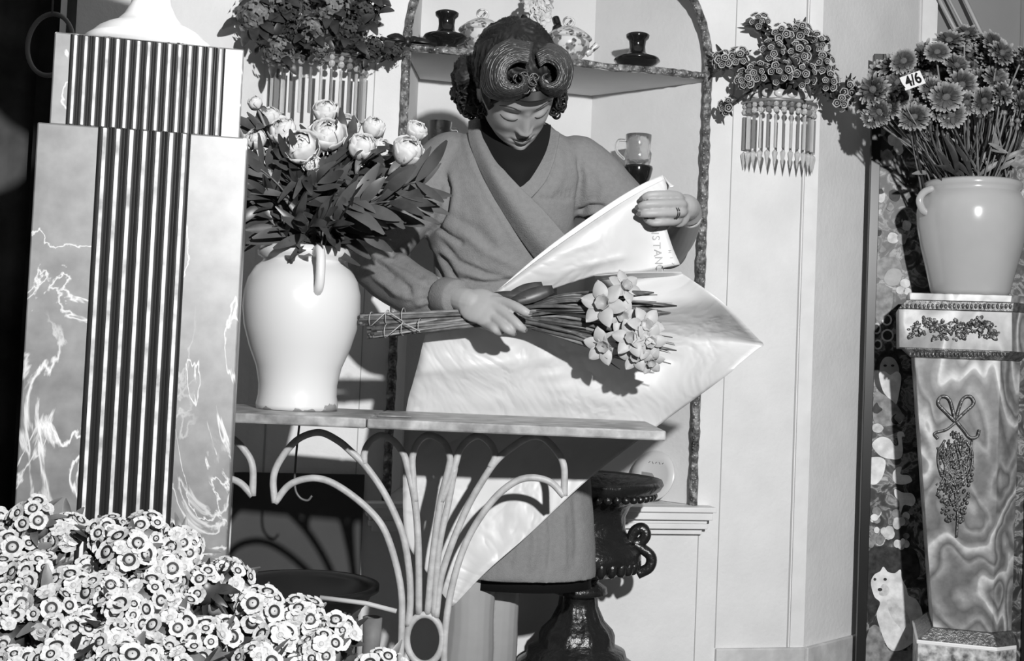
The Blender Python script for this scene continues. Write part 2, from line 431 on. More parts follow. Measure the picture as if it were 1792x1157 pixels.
# white urn standing on the pedestal: only its foot shows
m_white = mat('white_glazed_ceramic', .80, .3, .5, noise_amt=.03, noise_scale=10)
cu = (P(262, 66, 1.60)); 
k = 1.60 / F
ub = thing('white_urn', (cu.x, cu.y, zc), 'white urn with a stepped round foot standing on the dark marble pedestal', 'urn')
MB().prism([(cu.x + .077 * math.cos(t), cu.y + .077 * math.sin(t)) for t in [PI / 4 + PI / 2 * i + .2 + PI * 0 for i in range(4)]], zc, zc + .001)
b = MB(); pr_ = [(.082, 0), (.082, .010), (.078, .013), (.074, .016), (.066, .024), (.056, .030), (.045, .034), (.034, .046), (.026, .062), (.022, .085), (.026, .10), (.022, .106)]
b.lathe(pr_, (cu.x, cu.y, zc), 48); b.build('foot', m_white, ub)
b = MB(); b.lathe([(.024, .104), (.05, .118), (.085, .15), (.105, .20), (.112, .26), (.10, .30), (.108, .31), (.10, .31), (.09, .27)], (cu.x, cu.y, zc), 40, caps=False); b.build('bowl', m_white, ub)
# dark doorway curtain at the far left, with a round iron ring in front
b = MB()
def cur(u, v): 
    x = -2.1 + u * 1.24; return Vector((x, 2.36 + .03 * math.sin(u * 42) + .012 * math.sin(u * 101), .005 + v * (ZC - .01)))
b.grid(cur, 160, 2); b.build('dark_curtain', mat('brown_velvet_curtain', .065, .8, .2, noise_amt=.6, noise_scale=7), label='dark heavy curtain hanging at the far left behind the pedestal', cat='curtain', solid=.004)
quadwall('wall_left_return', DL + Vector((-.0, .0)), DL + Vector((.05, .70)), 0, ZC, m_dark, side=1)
rc = P(88, 78, 2.27)
b = MB(); b.tube([rc + Vector((.042 * math.cos(t), .008 * math.sin(t), .060 * math.sin(t))) for t in [2 * PI * i / 40 for i in range(41)]], .0045, 8, caps=False)
b.tube([rc + Vector((.0, 0, .06)), rc + Vector((0, -.0, .9))], .002, 6)
b.build('hanging_hoop', mat('dark_bronze', .16, .45, .6), label='dark oval hoop hanging in front of the curtain at the top left', cat='hoop')

# ------------------------------------------------------------------ shop table with bent iron legs
m_iron = mat('pale_painted_iron', .40, .45, .4, noise_amt=.2, noise_scale=40, bump=.2, bump_scale=150)
YT = 1.98; ZT = P(900, 743, YT).z
TD = .29
m_top, nt, bs, N, L = nodes_of('worn_table_stone')
tc = N('TexCoord'); n1 = N('TexNoise', Scale=30, Detail=8); r1 = N('ValToRGB'); ramp(r1, [(.3, .13), (.55, .30), (.75, .5)]); L(tc.outputs['Object'], n1.inputs['Vector']); L(n1.outputs['Fac'], r1.inputs['Fac']); L(r1.outputs['Color'], bs.inputs['Base Color'])
bs.inputs['Roughness'].default_value = .38; bp = N('Bump', Strength=.3, Distance=.003); L(n1.outputs['Fac'], bp.inputs['Height']); L(bp.outputs['Normal'], bs.inputs['Normal'])
tl, tj, tr = P(300, 735, YT), P(641, 745, YT), P(1166, 757, YT)
tab = thing('iron_leg_table', ((tl.x + tr.x) / 2, YT + TD / 2, 0), 'narrow stone topped table on fan shaped bent iron legs, holding the large white jar', 'table')
TH = .0165
def slab(x0, x1, nm):
    b = MB(); b.prism([(x0, YT), (x1, YT), (x1, YT + TD), (x0, YT + TD)], ZT - TH, ZT)
    return b.build('top_slab', m_top, tab, smooth=False, bevel=.003)
slab(tl.x, tj.x - .0008, 0); slab(tj.x + .0008, tr.x, 1)
def leg_fan(cx_px, YLG, mir=False):
    """iron leg: five loops opening like a palmette over a ring; traced in the leg's own plane"""
    g = lambda x, y: P(cx_px + (x - 742), y, YLG)
    m = m_iron
    def bar(pts, r, nm): 
        b = MB(); b.tube(spl([g(*p) for p in pts], 7), r, 10); b.build(nm, m, tab)
    r0 = .0062
    # outer crescents with pointed tips, then the inner loops and their stems
    if not mir:
        bar([(481, 880), (478, 842), (485, 815), (505, 785), (528, 765), (560, 757), (591, 771), (615, 791), (639, 815), (667, 854), (690, 898), (706, 941), (716, 1000), (718, 1056), (714, 1095)], r0, 'leg_rod')
        bar([(481, 880), (505, 850), (536, 838), (568, 840), (603, 858), (643, 890), (671, 925), (690, 977), (702, 1036), (703, 1095), (701, 1154), (702, 1250)], r0, 'leg_rod')
    bar([(987, 868), (987, 818), (975, 791), (951, 767), (927, 765), (896, 783), (868, 807), (844, 842), (817, 890), (789, 957), (771, 1016), (763, 1080)], r0, 'leg_rod')
    bar([(987, 868), (963, 844), (931, 836), (900, 844), (864, 874), (828, 925), (805, 977), (789, 1036), (780, 1095), (777, 1154), (778, 1250)], r0, 'leg_rod')
    bar([(637, 812), (638, 792), (648, 773), (667, 762), (690, 773), (706, 795), (713, 818), (726, 878), (732, 957), (733, 1075)], r0, 'leg_rod')
    bar([(726, 878), (723, 840), (722, 799), (734, 771), (753, 762), (777, 775), (787, 799), (785, 820), (771, 878), (757, 977), (748, 1075)], r0, 'leg_rod')
    bar([(771, 878), (790, 835), (797, 812), (805, 787), (821, 769), (840, 763), (860, 779), (866, 800), (858, 818)], r0, 'leg_rod')
    bar([(796, 818), (785, 878), (768, 960), (759, 1078)], r0, 'leg_rod')
    # ring and stem
    b = MB(); b.tube([g(743 + 31 * math.cos(t), 1119 + 43 * math.sin(t)) for t in [2 * PI * i / 40 for i in range(41)]], .006, 10, caps=False); b.build('leg_ring', m, tab)
    b = MB(); b.tube([g(741, 1165), g(741, 1300)], .012, 10); p = g(741, 1300); b.tube([p, Vector((p.x, p.y, .0))], .012, 10)
    b.lathe([(.06, 0), (.06, .012), (.03, .02)], (p.x, p.y, 0), 24); b.build('leg_foot', m, tab)
leg_fan(742, YT + .14)
leg_fan(197, YT + .14, True)
b = MB(); b.prism([(tl.x + .1, YT + .12), (tr.x - .02, YT + .12), (tr.x - .02, YT + .132), (tl.x + .1, YT + .132)], ZT - TH - .006, ZT - TH); b.build('apron_rail', m_iron, tab, smooth=False)
# thin hooked wire hanging under the table
h = [P(524, 762, 2.3), P(518, 800, 2.3), P(516, 850, 2.3), P(524, 870, 2.3), P(538, 876, 2.3), P(546, 868, 2.3)]
zt = ZT - TH; h[0] = Vector((h[0].x, h[0].y, zt))
b = MB(); b.tube(spl(h, 6), .0022, 8); b.build('wire_hook', mat('dull_wire', .12, .4, .6), label='thin wire hook hanging below the table top behind the left leg loop', cat='hook')

# ------------------------------------------------------------------ big white jar on the table
YJ = YT + .19
def lathe_px(cx, Y, prof, zref=None, seg=48, **k):
    """profile given as (radius px, y px) from bottom to top"""
    b = MB(); q = P(cx, prof[0][1], Y); out = []
    for r, y in prof: out.append((SZ(r, Y), P(cx, y, Y).z - q.z))
    base = Vector((q.x, q.y, q.z if zref is None else zref))
    b.lathe(out, base, seg, **k); return b, base
bj, jb = lathe_px(519, YJ, [(70, 724), (71, 716), (68, 700), (68, 680), (74, 650), (88, 615), (98, 580), (102, 548), (101, 520), (95, 497), (84, 478), (72, 468), (71, 463), (80, 458), (81, 450), (79, 442), (74, 440), (69, 444), (66, 452), (64, 466), (75, 485), (88, 520), (90, 560), (80, 610)], ZT + .0005, 64, caps=True)
m_jar, nt, bs, N, L = nodes_of('chipped_white_jar_glaze')
tc = N('TexCoord'); n1 = N('TexNoise', Scale=16, Detail=5); sp = N('SeparateXYZ'); L(tc.outputs['Object'], n1.inputs['Vector']); L(tc.outputs['Object'], sp.inputs['Vector'])
mr = N('MapRange'); mr.inputs['From Min'].default_value = 0; mr.inputs['From Max'].default_value = .034; mr.inputs['To Min'].default_value = .12; mr.inputs['To Max'].default_value = -.25; L(sp.outputs['Z'], mr.inputs['Value'])
ad = N('Math', operation='ADD'); L(n1.outputs['Fac'], ad.inputs[0]); L(mr.outputs['Result'], ad.inputs[1]); r1 = N('ValToRGB'); ramp(r1, [(.60, .62), (.61, .28)], 'LINEAR'); L(ad.outputs[0], r1.inputs['Fac']); L(r1.outputs['Color'], bs.inputs['Base Color']); bs.inputs['Roughness'].default_value = .28
jar = thing('white_jar', jb, 'large bulbous white glazed jar with chipped foot holding peonies on the table', 'jar')
bj.build('jar_body', m_jar, jar)
def jar_handle(pts, Y, r, nm='handle', parent=jar, m=m_jar, flat=None):
    b = MB(); b.tube(spl(pts, 7), r, 10, flat=flat); b.build(nm, m, parent)
yj = YJ - SZ(78, YJ)
c = jb
def onj(ang, r_px, y_px): # point round the jar axis
    r = SZ(r_px, YJ); z = P(519, y_px, YJ).z - P(519, 724, YJ).z + jb.z
    return Vector((c.x + r * math.cos(ang), c.y + r * math.sin(ang), z))
for A in (-PI / 2 + .42, PI / 2 + .42):
    jar_handle([onj(A, 78, 455), onj(A, 97, 448), onj(A, 108, 462), onj(A, 112, 490), onj(A, 108, 512), onj(A, 96, 522)], YJ, [.008] * 36)

# ------------------------------------------------------------------ cast iron garden urn behind the table
m_cast = mat('black_cast_iron', .012, .30, .7, bump=1.0, bump_scale=55)
YU = 2.62
kx = YU / F
def zz(y): return P(1020, y, YU).z
q = P(1018, 900, YU); cxm = Vector((q.x, q.y, 0))
urn = thing('cast_iron_urn', cxm, 'black glossy cast iron garden urn with scroll handles standing behind the table', 'urn')
b = MB(); b.lathe([(r * kx, zz(y)) for r, y in ((40, 1008), (62, 1004), (92, 992), (106, 972), (104, 958), (84, 940), (76, 920), (76, 900), (84, 882), (100, 872), (120, 862), (134, 852), (140, 842), (137, 834), (126, 838), (100, 846), (70, 870), (50, 900))], cxm, 56, caps=False); b.build('bowl', m_cast, urn)
b = MB()
for k in range(44):
    t = 2 * PI * k / 44; b.ball(cxm + Vector((122 * kx * math.cos(t), 122 * kx * math.sin(t), zz(861))), (.010, .010, .009), 8, 6)
b.build('egg_moulding', m_cast, urn)
b = MB()
for k in range(30):
    t = 2 * PI * k / 30; b.ball(cxm + Vector((97 * kx * math.cos(t), 97 * kx * math.sin(t), zz(980))), (.012, .012, .020), 8, 6)
b.build('gadroon_band', m_cast, urn)
b = MB(); b.lathe([(.125, 0), (.125, zz(1160)), (88 * kx, zz(1150)), (84 * kx, zz(1136)), (66 * kx, zz(1128)), (62 * kx, zz(1110)), (58 * kx, zz(1100)), (44 * kx, zz(1085)), (33 * kx, zz(1060)), (31 * kx, zz(1042)), (50 * kx, zz(1036)), (48 * kx, zz(1026)), (34 * kx, zz(1016)), (38 * kx, zz(1006))], cxm, 40, wob=lambda a, i: 1 + (.06 * math.cos(a * 10) if i in (5, 6, 7, 8, 9) else 0)); b.build('foot', m_cast, urn)
for sg in (1, -1):
    pts = [(84, 950), (92, 925), (106, 918), (112, 930), (104, 942), (92, 945), (104, 952), (122, 966), (120, 985), (100, 998)]
    ang = -.15 if sg == 1 else PI - .15
    b = MB(); b.tube(spl([cxm + Vector((x * kx * math.cos(ang), x * kx * math.sin(ang), zz(y))) for x, y in pts], 6), .0115, 10); b.build('scroll_handle', m_cast, urn)

# ------------------------------------------------------------------ black basin on a low iron stand, behind the table left
YB = 2.28
c0 = P(530, 1024, YB)
bas = thing('black_basin', (c0.x, c0.y, 0), 'wide shallow black basin on a low ring stand under the table', 'basin')
b = MB(); b.lathe([(.05, c0.z - .075), (.09, c0.z - .06), (.118, c0.z - .03), (.128, c0.z - .012), (.140, c0.z - .006), (.140, c0.z + .004), (.130, c0.z + .004), (.118, c0.z - .006), (.10, c0.z - .04), (0.001, c0.z - .055)], (c0.x, c0.y, 0), 48); b.build('bowl', mat('black_enamel', .012, .35, .5), bas)
BASE[bas.name] = Vector((c0.x, c0.y, 0)); bas.location = (c0.x, c0.y, 0)
b = MB(); 
for k in range(4):
    t = .4 + PI / 2 * k; b.tube([(c0.x + .09 * math.cos(t), c0.y + .09 * math.sin(t), c0.z - .05), (c0.x + .12 * math.cos(t), c0.y + .12 * math.sin(t), 0)], .006, 8)
b.tube([(c0.x + .11 * math.cos(t), c0.y + .11 * math.sin(t), .15) for t in [2 * PI * i / 30 for i in range(31)]], .005, 6, caps=False)
b.build('stand', m_iron, bas)
b = MB(); b.tube([P(560, 1046, 2.02), P(640, 1056, 2.02), P(694, 1070, 2.02)], .004, 8)
b.build('pale_cane', mat('pale_cane', .45, .5, .3), label='thin pale cane lying beside the black basin under the table', cat='cane')
m_pot = mat('grey_stone_pot', .14, .6, .3, noise_amt=.3, noise_scale=20)
for k, (x, y, r) in enumerate(((606, 1084, 22), (652, 1080, 19))):
    q = P(x, y, 2.06); rr = SZ(r, 2.06)
    b = MB(); b.lathe([(rr * .6, 0), (rr * .9, q.z * .3), (rr, q.z * .6), (rr * .8, q.z * .9), (rr * .9, q.z), (rr * .7, q.z), (rr * .5, q.z * .8)], (q.x, q.y, 0), 24)
    b.build('stone_pot', m_pot, label=('larger' if k == 0 else 'smaller') + ' round grey pot on the floor beside the black basin', cat='pot', group='grey pots under the table')
# ------------------------------------------------------------------ onyx pedestal at the right
m_onyx, nt, bs, N, L = nodes_of('banded_onyx')
tc = N('TexCoord'); n1 = N('TexNoise', Scale=3.2, Detail=2.5, Distortion=.4); ml = N('Math', operation='MULTIPLY'); ml.inputs[1].default_value = 9.0
fr = N('Math', operation='FRACT'); r1 = N('ValToRGB'); ramp(r1, [(0, .16), (.18, .30), (.30, .12), (.42, .26), (.55, .50), (.62, .58), (.68, .30), (.85, .13), (1, .16)])
mp = N('Mapping'); mp.inputs['Scale'].default_value = (1.5, 1.5, .8); mp.inputs['Location'].default_value = (.35, .1, .2); L(tc.outputs['Object'], mp.inputs['Vector']); L(mp.outputs['Vector'], n1.inputs['Vector'])
L(n1.outputs['Fac'], ml.inputs[0]); L(ml.outputs[0], fr.inputs[0]); L(fr.outputs[0], r1.inputs['Fac'])
n2 = N('TexNoise', Scale=60, Detail=5); mx = N('MixRGB', blend_type='MULTIPLY'); mx.inputs['Fac'].default_value = .6; r2 = N('ValToRGB'); ramp(r2, [(.35, .65), (.6, 1.1)]); L(tc.outputs['Object'], n2.inputs['Vector']); L(n2.outputs['Fac'], r2.inputs['Fac'])
L(r1.outputs['Color'], mx.inputs['Color1']); L(r2.outputs['Color'], mx.inputs['Color2']); L(mx.outputs['Color'], bs.inputs['Base Color']); bs.inputs['Roughness'].default_value = .3
m_gilt = mat('tarnished_gilt_bronze', .16, .33, .6, metal=.6, noise_amt=.5, noise_scale=90, bump=.6, bump_scale=200)
m_moss = mat('speckled_marble', .10, .4, .5, noise_scale=60, c2=.7)
YO = 2.70
a0 = P(1572, 578, YO + .065).xy; a1 = P(1772, 580, YO).xy; d0 = (a1 - a0).normalized(); n0 = Vector((d0.y, -d0.x))
mid = (a0 + a1) / 2 - n0 * .12
on = thing('onyx_pedestal', (*mid, 0), 'banded onyx pedestal with tarnished bow and garland mounts, under the cream jar', 'pedestal')
def Q(px, py, off=0): return PL(px, py, a0, d0, off)
def plan(pl, pr, y, off=0, D=.18):
    l, r = Q(pl, y, off).xy, Q(pr, y, off).xy; w = (r - l).length; cc = .045
    e = (d0 - n0).normalized() * (cc * 1.414)
    return [tuple(v) for v in (l, r, r + e, r + e - n0 * (D + 2 * off - cc), l - n0 * (D + 2 * off))]
zo = lambda y: Q(1670, y).z
zcap = zo(514)
def blk(nm, p0, p1, y0, y1, m, o0=0, o1=0, z0=None): return MB().prism(plan(*p0, y0, o0), zo(y0) if z0 is None else z0, zo(y1), plan(*p1, y1, o1)).build(nm, m, on, smooth=False, bevel=.0015)
blk('cap_slab', (1592, 1770), (1590, 1772), 527, 514, m_onyx)
blk('cap_moulding', (1572, 1772), (1586, 1774), 543, 527, m_gilt, .004, .002)
blk('frieze_block', (1573, 1772), (1572, 1772), 612, 543, m_onyx)
blk('neck_moulding', (1600, 1752), (1582, 1768), 628, 612, m_gilt, -.004, .003)
blk('shaft', (1633, 1736), (1600, 1752), 1102, 628, m_onyx, -.004, -.004)
blk('base_moulding', (1606, 1746), (1630, 1738), 1124, 1102, m_gilt, .018, 0)
blk('plinth_rim', (1604, 1745), (1604, 1745), 1130, 1123, m_white, .020, .020)
blk('plinth', (1606, 1745), (1606, 1745), 1158, 1130, m_moss, .018, .018, z0=0)
for (p0, p1, y, cnt, nm, off) in ((1576, 1772, 536, 26, 'egg_and_dart', .005), (1590, 1762, 620, 26, 'leaf_band', .001)):
    b = MB()
    for i in range(cnt):
        c = Q(p0 + (p1 - p0) * (i + .5) / cnt, y, off); b.ball(c, (.0032, .0032, .006), 6, 4)
    b.build(nm, m_gilt, on)
# ornaments in relief on the frieze and shaft
rg = random.Random(3)
b = MB()
for i in range(230):
    t = rg.uniform(-1, 1); x = 1668 + t * 78; y = 576 + rg.uniform(-1, 1) * (8 + 9 * abs(math.cos(t * 4.6))) + 6 * math.cos(t * 6)
    s = rg.uniform(.002, .0046); b.ball(Q(x, y, .002), (s, s * .9, s * rg.uniform(.6, 1.3)), 6, 4)
for i in range(50):
    t = rg.uniform(-1, 1); p = Q(1668 + t * 76, 576 + rg.uniform(-12, 12), .004)
    b.leaf(p, p + Vector((rg.uniform(-.014, .014), -.003, rg.uniform(-.016, .012))), .008, (0, -1, 0), .2)
b.build('flower_mount', m_gilt, on)
b = MB()
def loop(pts, r): b.tube(spl([Q(1672 + x, y, .002) for x, y in pts], 6), r, 6)
loop([(0, 738), (-16, 722), (-30, 706), (-24, 694), (-10, 700), (0, 736)], .0036); loop([(0, 738), (16, 722), (32, 706), (26, 694), (12, 700), (0, 736)], .0036)
loop([(0, 740), (-16, 752), (-36, 758), (-30, 768)], .003); loop([(0, 735), (14, 752), (26, 766), (38, 764), (42, 752)], .0034)
loop([(-18, 770), (-30, 795), (-24, 830), (0, 850)], .0026); loop([(18, 770), (30, 795), (24, 830), (0, 850)], .0026)
for k in range(16): loop([(rg.uniform(-34, 34), rg.uniform(765, 800)), (rg.uniform(-22, 22), rg.uniform(800, 840)), (rg.uniform(-34, 34), rg.uniform(820, 870))], .002)
for i in range(250):
    y = rg.uniform(755, 915); w = 32 * max(.05, math.sin(max(0.02, (925 - y) / 170) * PI)) ** .5; x = rg.uniform(-1, 1) * w; s = rg.uniform(.0018, .004)
    b.ball(Q(1672 + x, y, .002), (s, s, s * 1.2), 6, 4)
loop([(0, 860), (4, 900), (2, 940)], .0025)
b.build('bow_garland_mount', m_gilt, on)
# ------------------------------------------------------------------ pale jar on the onyx pedestal
YP2 = YO + .13
bj, pb = lathe_px(1697, YP2, [(62, 514), (66, 505), (74, 470), (84, 430), (91, 395), (93, 370), (90, 348), (82, 335), (78, 331), (82, 326), (83, 318), (79, 314), (74, 315), (72, 328), (80, 345), (84, 370), (76, 420)], zcap + .0005, 56)
m_jar2 = mat('cream_stoneware_glaze', .42, .18, .6, noise_amt=.05, noise_scale=9)
sj = thing('cream_jar', pb, 'pale cream stoneware jar with two lug handles holding daisies on the onyx pedestal', 'jar')
bj.build('jar_body', m_jar2, sj)
for sg in (-1, 1):
    ang2 = (PI + .25) if sg < 0 else (-.35)
    def oj(r_px, y_px): r = SZ(r_px, YP2); z = P(1697, y_px, YP2).z - P(1697, 514, YP2).z + pb.z; return Vector((pb.x + r * math.cos(ang2), pb.y + r * math.sin(ang2), z))
    b = MB(); b.tube(spl([oj(80, 330), oj(96, 338), oj(104, 352), oj(98, 368), oj(88, 374)], 6), .0085, 10); b.build('lug_handle', m_jar2, sj)

# ------------------------------------------------------------------ black framed screen papered with old scraps
s0 = P(1514, 600, 3.02).xy; s1 = P(1815, 600, 2.97).xy; ds = (s1 - s0).normalized(); ns = Vector((ds.y, -ds.x))
def S(px, py, off=0): return PL(px, py, s0, ds, off)
scr = thing('scrap_screen', (*((s0 + s1) / 2), 0), 'tall black framed screen papered with printed scraps, behind the onyx pedestal', 'screen')
m_lac = mat('black_lacquer', .006, .35, .5)
zst = S(1760, 98).z
L_ = (s1 - s0).length
def sbar(u0, u1, z0, z1, th, nm, m, off=0): 
    a = s0 + ds * u0 + ns * off; c = s0 + ds * u1 + ns * off
    return MB().prism([tuple(v) for v in (a, c, c - ns * th, a - ns * th)], z0, z1).build(nm, m, scr, smooth=False, bevel=.001)
m_scrap, nt, bs, N, L = nodes_of('scrapwork_print')
tc = N('TexCoord'); n1 = N('TexNoise', Scale=26, Detail=9, Distortion=1.4); n2 = N('TexVoronoi', Scale=22); r1 = N('ValToRGB'); ramp(r1, [(.40, .01), (.5, .06), (.56, .30), (.62, .08), (.7, .42)]); mx = N('MixRGB', blend_type='MULTIPLY'); mx.inputs['Fac'].default_value = .8
r2 = N('ValToRGB'); ramp(r2, [(0, .15), (.6, 1.0)]); L(tc.outputs['Object'], n1.inputs['Vector']); L(tc.outputs['Object'], n2.inputs['Vector']); L(n1.outputs['Fac'], r1.inputs['Fac']); L(n2.outputs['Color'], r2.inputs['Fac']); L(r1.outputs['Color'], mx.inputs['Color1']); L(r2.outputs['Color'], mx.inputs['Color2']); L(mx.outputs['Color'], bs.inputs['Base Color'])
bs.inputs['Roughness'].default_value = .45
sbar(.0, .022, .0, zst, .022, 'frame_stile', m_lac, .008); sbar(L_ - .022, L_, 0, zst, .022, 'frame_stile', m_lac, .008)
sbar(.022, L_ - .022, zst - .03, zst, .022, 'frame_rail', m_lac, .008); sbar(.022, L_ - .022, 0, .05, .022, 'frame_rail', m_lac, .008)
sbar(.022, L_ - .022, .05, zst - .03, .010, 'papered_panel', m_scrap)
def pm(nm, lo, hi, sc_=60, d=5): return mat(nm, lo, .5, .3, noise_scale=sc_, c2=hi, detail=d)
p_lt = pm('scrap_pale', .42, .72); p_mid = pm('scrap_mid', .14, .32); p_dk = pm('scrap_dark', .006, .05); p_wh = pm('scrap_white', .55, .85, 45); p_sk = pm('scrap_skin', .30, .46, 30)
def smooth_poly(pts, n=5):
    q = pts; out = []
    for i in range(len(q)):
        a, b2, c, e2 = [Vector(q[(i + j) % len(q)]) for j in (-1, 0, 1, 2)]
        for k in range(n):
            t = k / n; out.append(.5 * ((2 * b2) + (c - a) * t + (2 * a - 5 * b2 + 4 * c - e2) * t * t + (3 * b2 - a - 3 * c + e2) * t ** 3))
    return out
SO = [0.0008]
def flat(pts, m, par, nm, lift=0):
    b = MB(); 
    for poly in (pts if isinstance(pts[0], list) else [pts]):
        b.extrude_poly([S(p.x, p.y, .0008 + lift) for p in smooth_poly(poly)], -ns.to_3d() * .0004 if False else (ns.x * .0003, ns.y * .0003, 0))
    return b.build(nm, m, par, smooth=False)
def ell(cx, cy, rx, ry, n=12, a0_=0): return [(cx + rx * math.cos(2 * PI * i / n + a0_), cy + ry * math.sin(2 * PI * i / n + a0_)) for i in range(n)]
# boy in profile with a posy
h = flat([(1532, 470), (1538, 455), (1552, 449), (1570, 452), (1578, 466), (1576, 480), (1566, 486), (1550, 490), (1537, 486)], p_mid, scr, 'printed_boy')
flat([(1552, 476), (1562, 470), (1574, 472), (1578, 480), (1576, 490), (1570, 499), (1556, 500), (1547, 490)], p_sk, h, 'face', .0004)
flat([(1534, 500), (1552, 500), (1562, 512), (1560, 540), (1545, 560), (1532, 555)], p_mid, h, 'coat', .0004)
flat([ell(1584, 496, 9, 8), ell(1576, 508, 8, 7), ell(1588, 510, 7, 6)], p_lt, h, 'posy', .0008)
# dark pansies
h = flat([ell(1552, 560, 9, 10), ell(1534, 575, 8, 10), ell(1553, 587, 11, 11), ell(1536, 603, 8, 9)], p_lt, scr, 'printed_pansies')
flat([ell(1552, 560, 6, 7), ell(1534, 575, 5, 7), ell(1553, 587, 8, 8), ell(1536, 603, 5, 6)], p_dk, h, 'pansy_heart', .0004)
# old bearded man in a hood
h = flat([(1530, 660), (1532, 635), (1545, 617), (1562, 614), (1574, 628), (1580, 655), (1575, 690), (1566, 712), (1555, 700), (1535, 680)], p_dk, scr, 'printed_old_man')
flat([(1540, 640), (1548, 626), (1562, 626), (1572, 640), (1572, 658), (1558, 664), (1542, 658)], p_sk, h, 'face', .0004)
flat([(1538, 655), (1548, 650), (1558, 656), (1570, 650), (1577, 660), (1574, 685), (1568, 708), (1558, 700), (1545, 684)], p_wh, h, 'beard', .0008)
flat([ell(1549, 640, 3, 2), ell(1562, 640, 3, 2)], p_dk, h, 'eyes', .0008)
flat([(1530, 690), (1545, 690), (1572, 712), (1580, 735), (1560, 745), (1530, 740)], p_mid, h, 'robe', .0012)
# swans and birds
h = flat([(1526, 778), (1540, 765), (1556, 768), (1566, 780), (1572, 778), (1570, 762), (1572, 756), (1580, 756), (1583, 764), (1578, 766), (1580, 790), (1574, 803), (1555, 803), (1538, 796)], p_wh, scr, 'printed_swan')
h = flat([(1520, 806), (1530, 800), (1545, 802), (1550, 812), (1544, 835), (1532, 848), (1520, 842)], p_wh, scr, 'printed_white_shell')
h = flat([(1562, 830), (1570, 818), (1578, 818), (1576, 830), (1590, 832), (1596, 842), (1582, 848), (1566, 845)], p_wh, scr, 'printed_dove')
h = flat([(1566, 856), (1580, 862), (1596, 864), (1602, 876), (1596, 886), (1582, 884), (1576, 900), (1572, 904), (1574, 880), (1566, 868)], p_wh, scr, 'printed_hound')
# fruit and nuts
b = MB(); b2_ = []
for i in range(34):
    x = rg.uniform(1522, 1600); y = rg.uniform(895, 955); x = min(x, 1604); r = rg.uniform(4, 8)
    b2_.append(ell(x, y, r, r * rg.uniform(.8, 1.3), 8))
for k_, e_ in enumerate(b2_): flat(e_, (p_lt, p_mid, p_wh)[k_ % 3], scr, 'printed_fruit', .0001 * k_)
for k_ in range(26):
    x, y = (rg.uniform(1530, 1590), rg.uniform(215, 440)) if k_ < 20 else (rg.uniform(1532, 1580), rg.uniform(712, 752))
    r = rg.uniform(6, 13); n = rg.randint(5, 8)
    flat([(x + r * rg.uniform(.6, 1.1) * math.cos(2 * PI * k / n), y + r * rg.uniform(.6, 1.3) * math.sin(2 * PI * k / n)) for k in range(n)], (p_lt, p_mid, p_dk)[k_ % 3], scr, 'printed_blossom', .0001 * k_)
# dark gap above the long haired white cat
flat([(1520, 965), (1560, 958), (1600, 962), (1608, 1010), (1560, 1020), (1524, 1090), (1518, 1050)], p_dk, scr, 'printed_dark_ground')
cat = flat([(1524, 1020), (1530, 1006), (1540, 1000), (1546, 992), (1554, 1001), (1566, 1003), (1576, 997), (1578, 1012), (1586, 1028), (1590, 1042), (1604, 1050), (1614, 1072), (1612, 1100), (1604, 1118), (1585, 1134), (1566, 1140), (1552, 1130), (1540, 1100), (1534, 1075), (1540, 1055), (1530, 1044)], p_wh, scr, 'printed_cat', .0004)
flat([ell(1531, 1014, 2.5, 2.5, 8), ell(1549, 1014, 3, 2.5, 8), ell(1540, 1032, 4, 3, 8)], p_dk, cat, 'eyes_and_mouth', .0012)
flat([[(1552, 1050), (1575, 1058), (1592, 1085), (1588, 1120), (1576, 1100), (1560, 1080)], [(1545, 1022), (1556, 1030), (1552, 1042), (1538, 1040)]], p_lt, cat, 'fur_shading', .0008)
flat([(1518, 1110), (1535, 1095), (1556, 1138), (1600, 1140), (1610, 1170), (1518, 1170)], p_mid, scr, 'printed_cushion', .0002)
# ------------------------------------------------------------------ the woman
def PX(v):
    """photo pixel at which a world point is seen (used to lay creases out on the cloth)"""
    d = MROT.transposed() @ (Vector(v) - Vector((0, 0, CAMZ)))
    return (W / 2 + F * d.x / -d.z, YP - F * d.y / -d.z)
def lerp_tab(tab, x):
    if x <= tab[0][0]: return tab[0][1]
    for (a, va), (b_, vb) in zip(tab, tab[1:]):
        if x <= b_:
            t = (x - a) / (b_ - a); t = t * t * (3 - 2 * t) * .5 + t * .5; return va + (vb - va) * t
    return tab[-1][1]
def remeshed(b, voxel, smooth_it=4):
    me = bpy.data.meshes.new('tmp'); me.from_pydata(b.v, [], b.f)
    bm = bmesh.new(); bm.from_mesh(me); bmesh.ops.recalc_face_normals(bm, faces=bm.faces); bm.to_mesh(me); bm.free()
    o = bpy.data.objects.new('tmp', me); COL.objects.link(o)
    r = o.modifiers.new('r', 'REMESH'); r.mode = 'VOXEL'; r.voxel_size = voxel
    s = o.modifiers.new('s', 'SMOOTH'); s.iterations = smooth_it; s.factor = .5
    dg = bpy.context.evaluated_depsgraph_get(); dg.update(); ev = o.evaluated_get(dg); m2 = ev.to_mesh()
    out = MB(); out.v = [v.co.copy() for v in m2.vertices]; out.f = [tuple(p.vertices) for p in m2.polygons]; out.mi = [0] * len(out.f)
    nr = [v.normal.copy() for v in m2.vertices]
    ev.to_mesh_clear(); bpy.data.objects.remove(o); bpy.data.meshes.remove(me)
    return out, nr
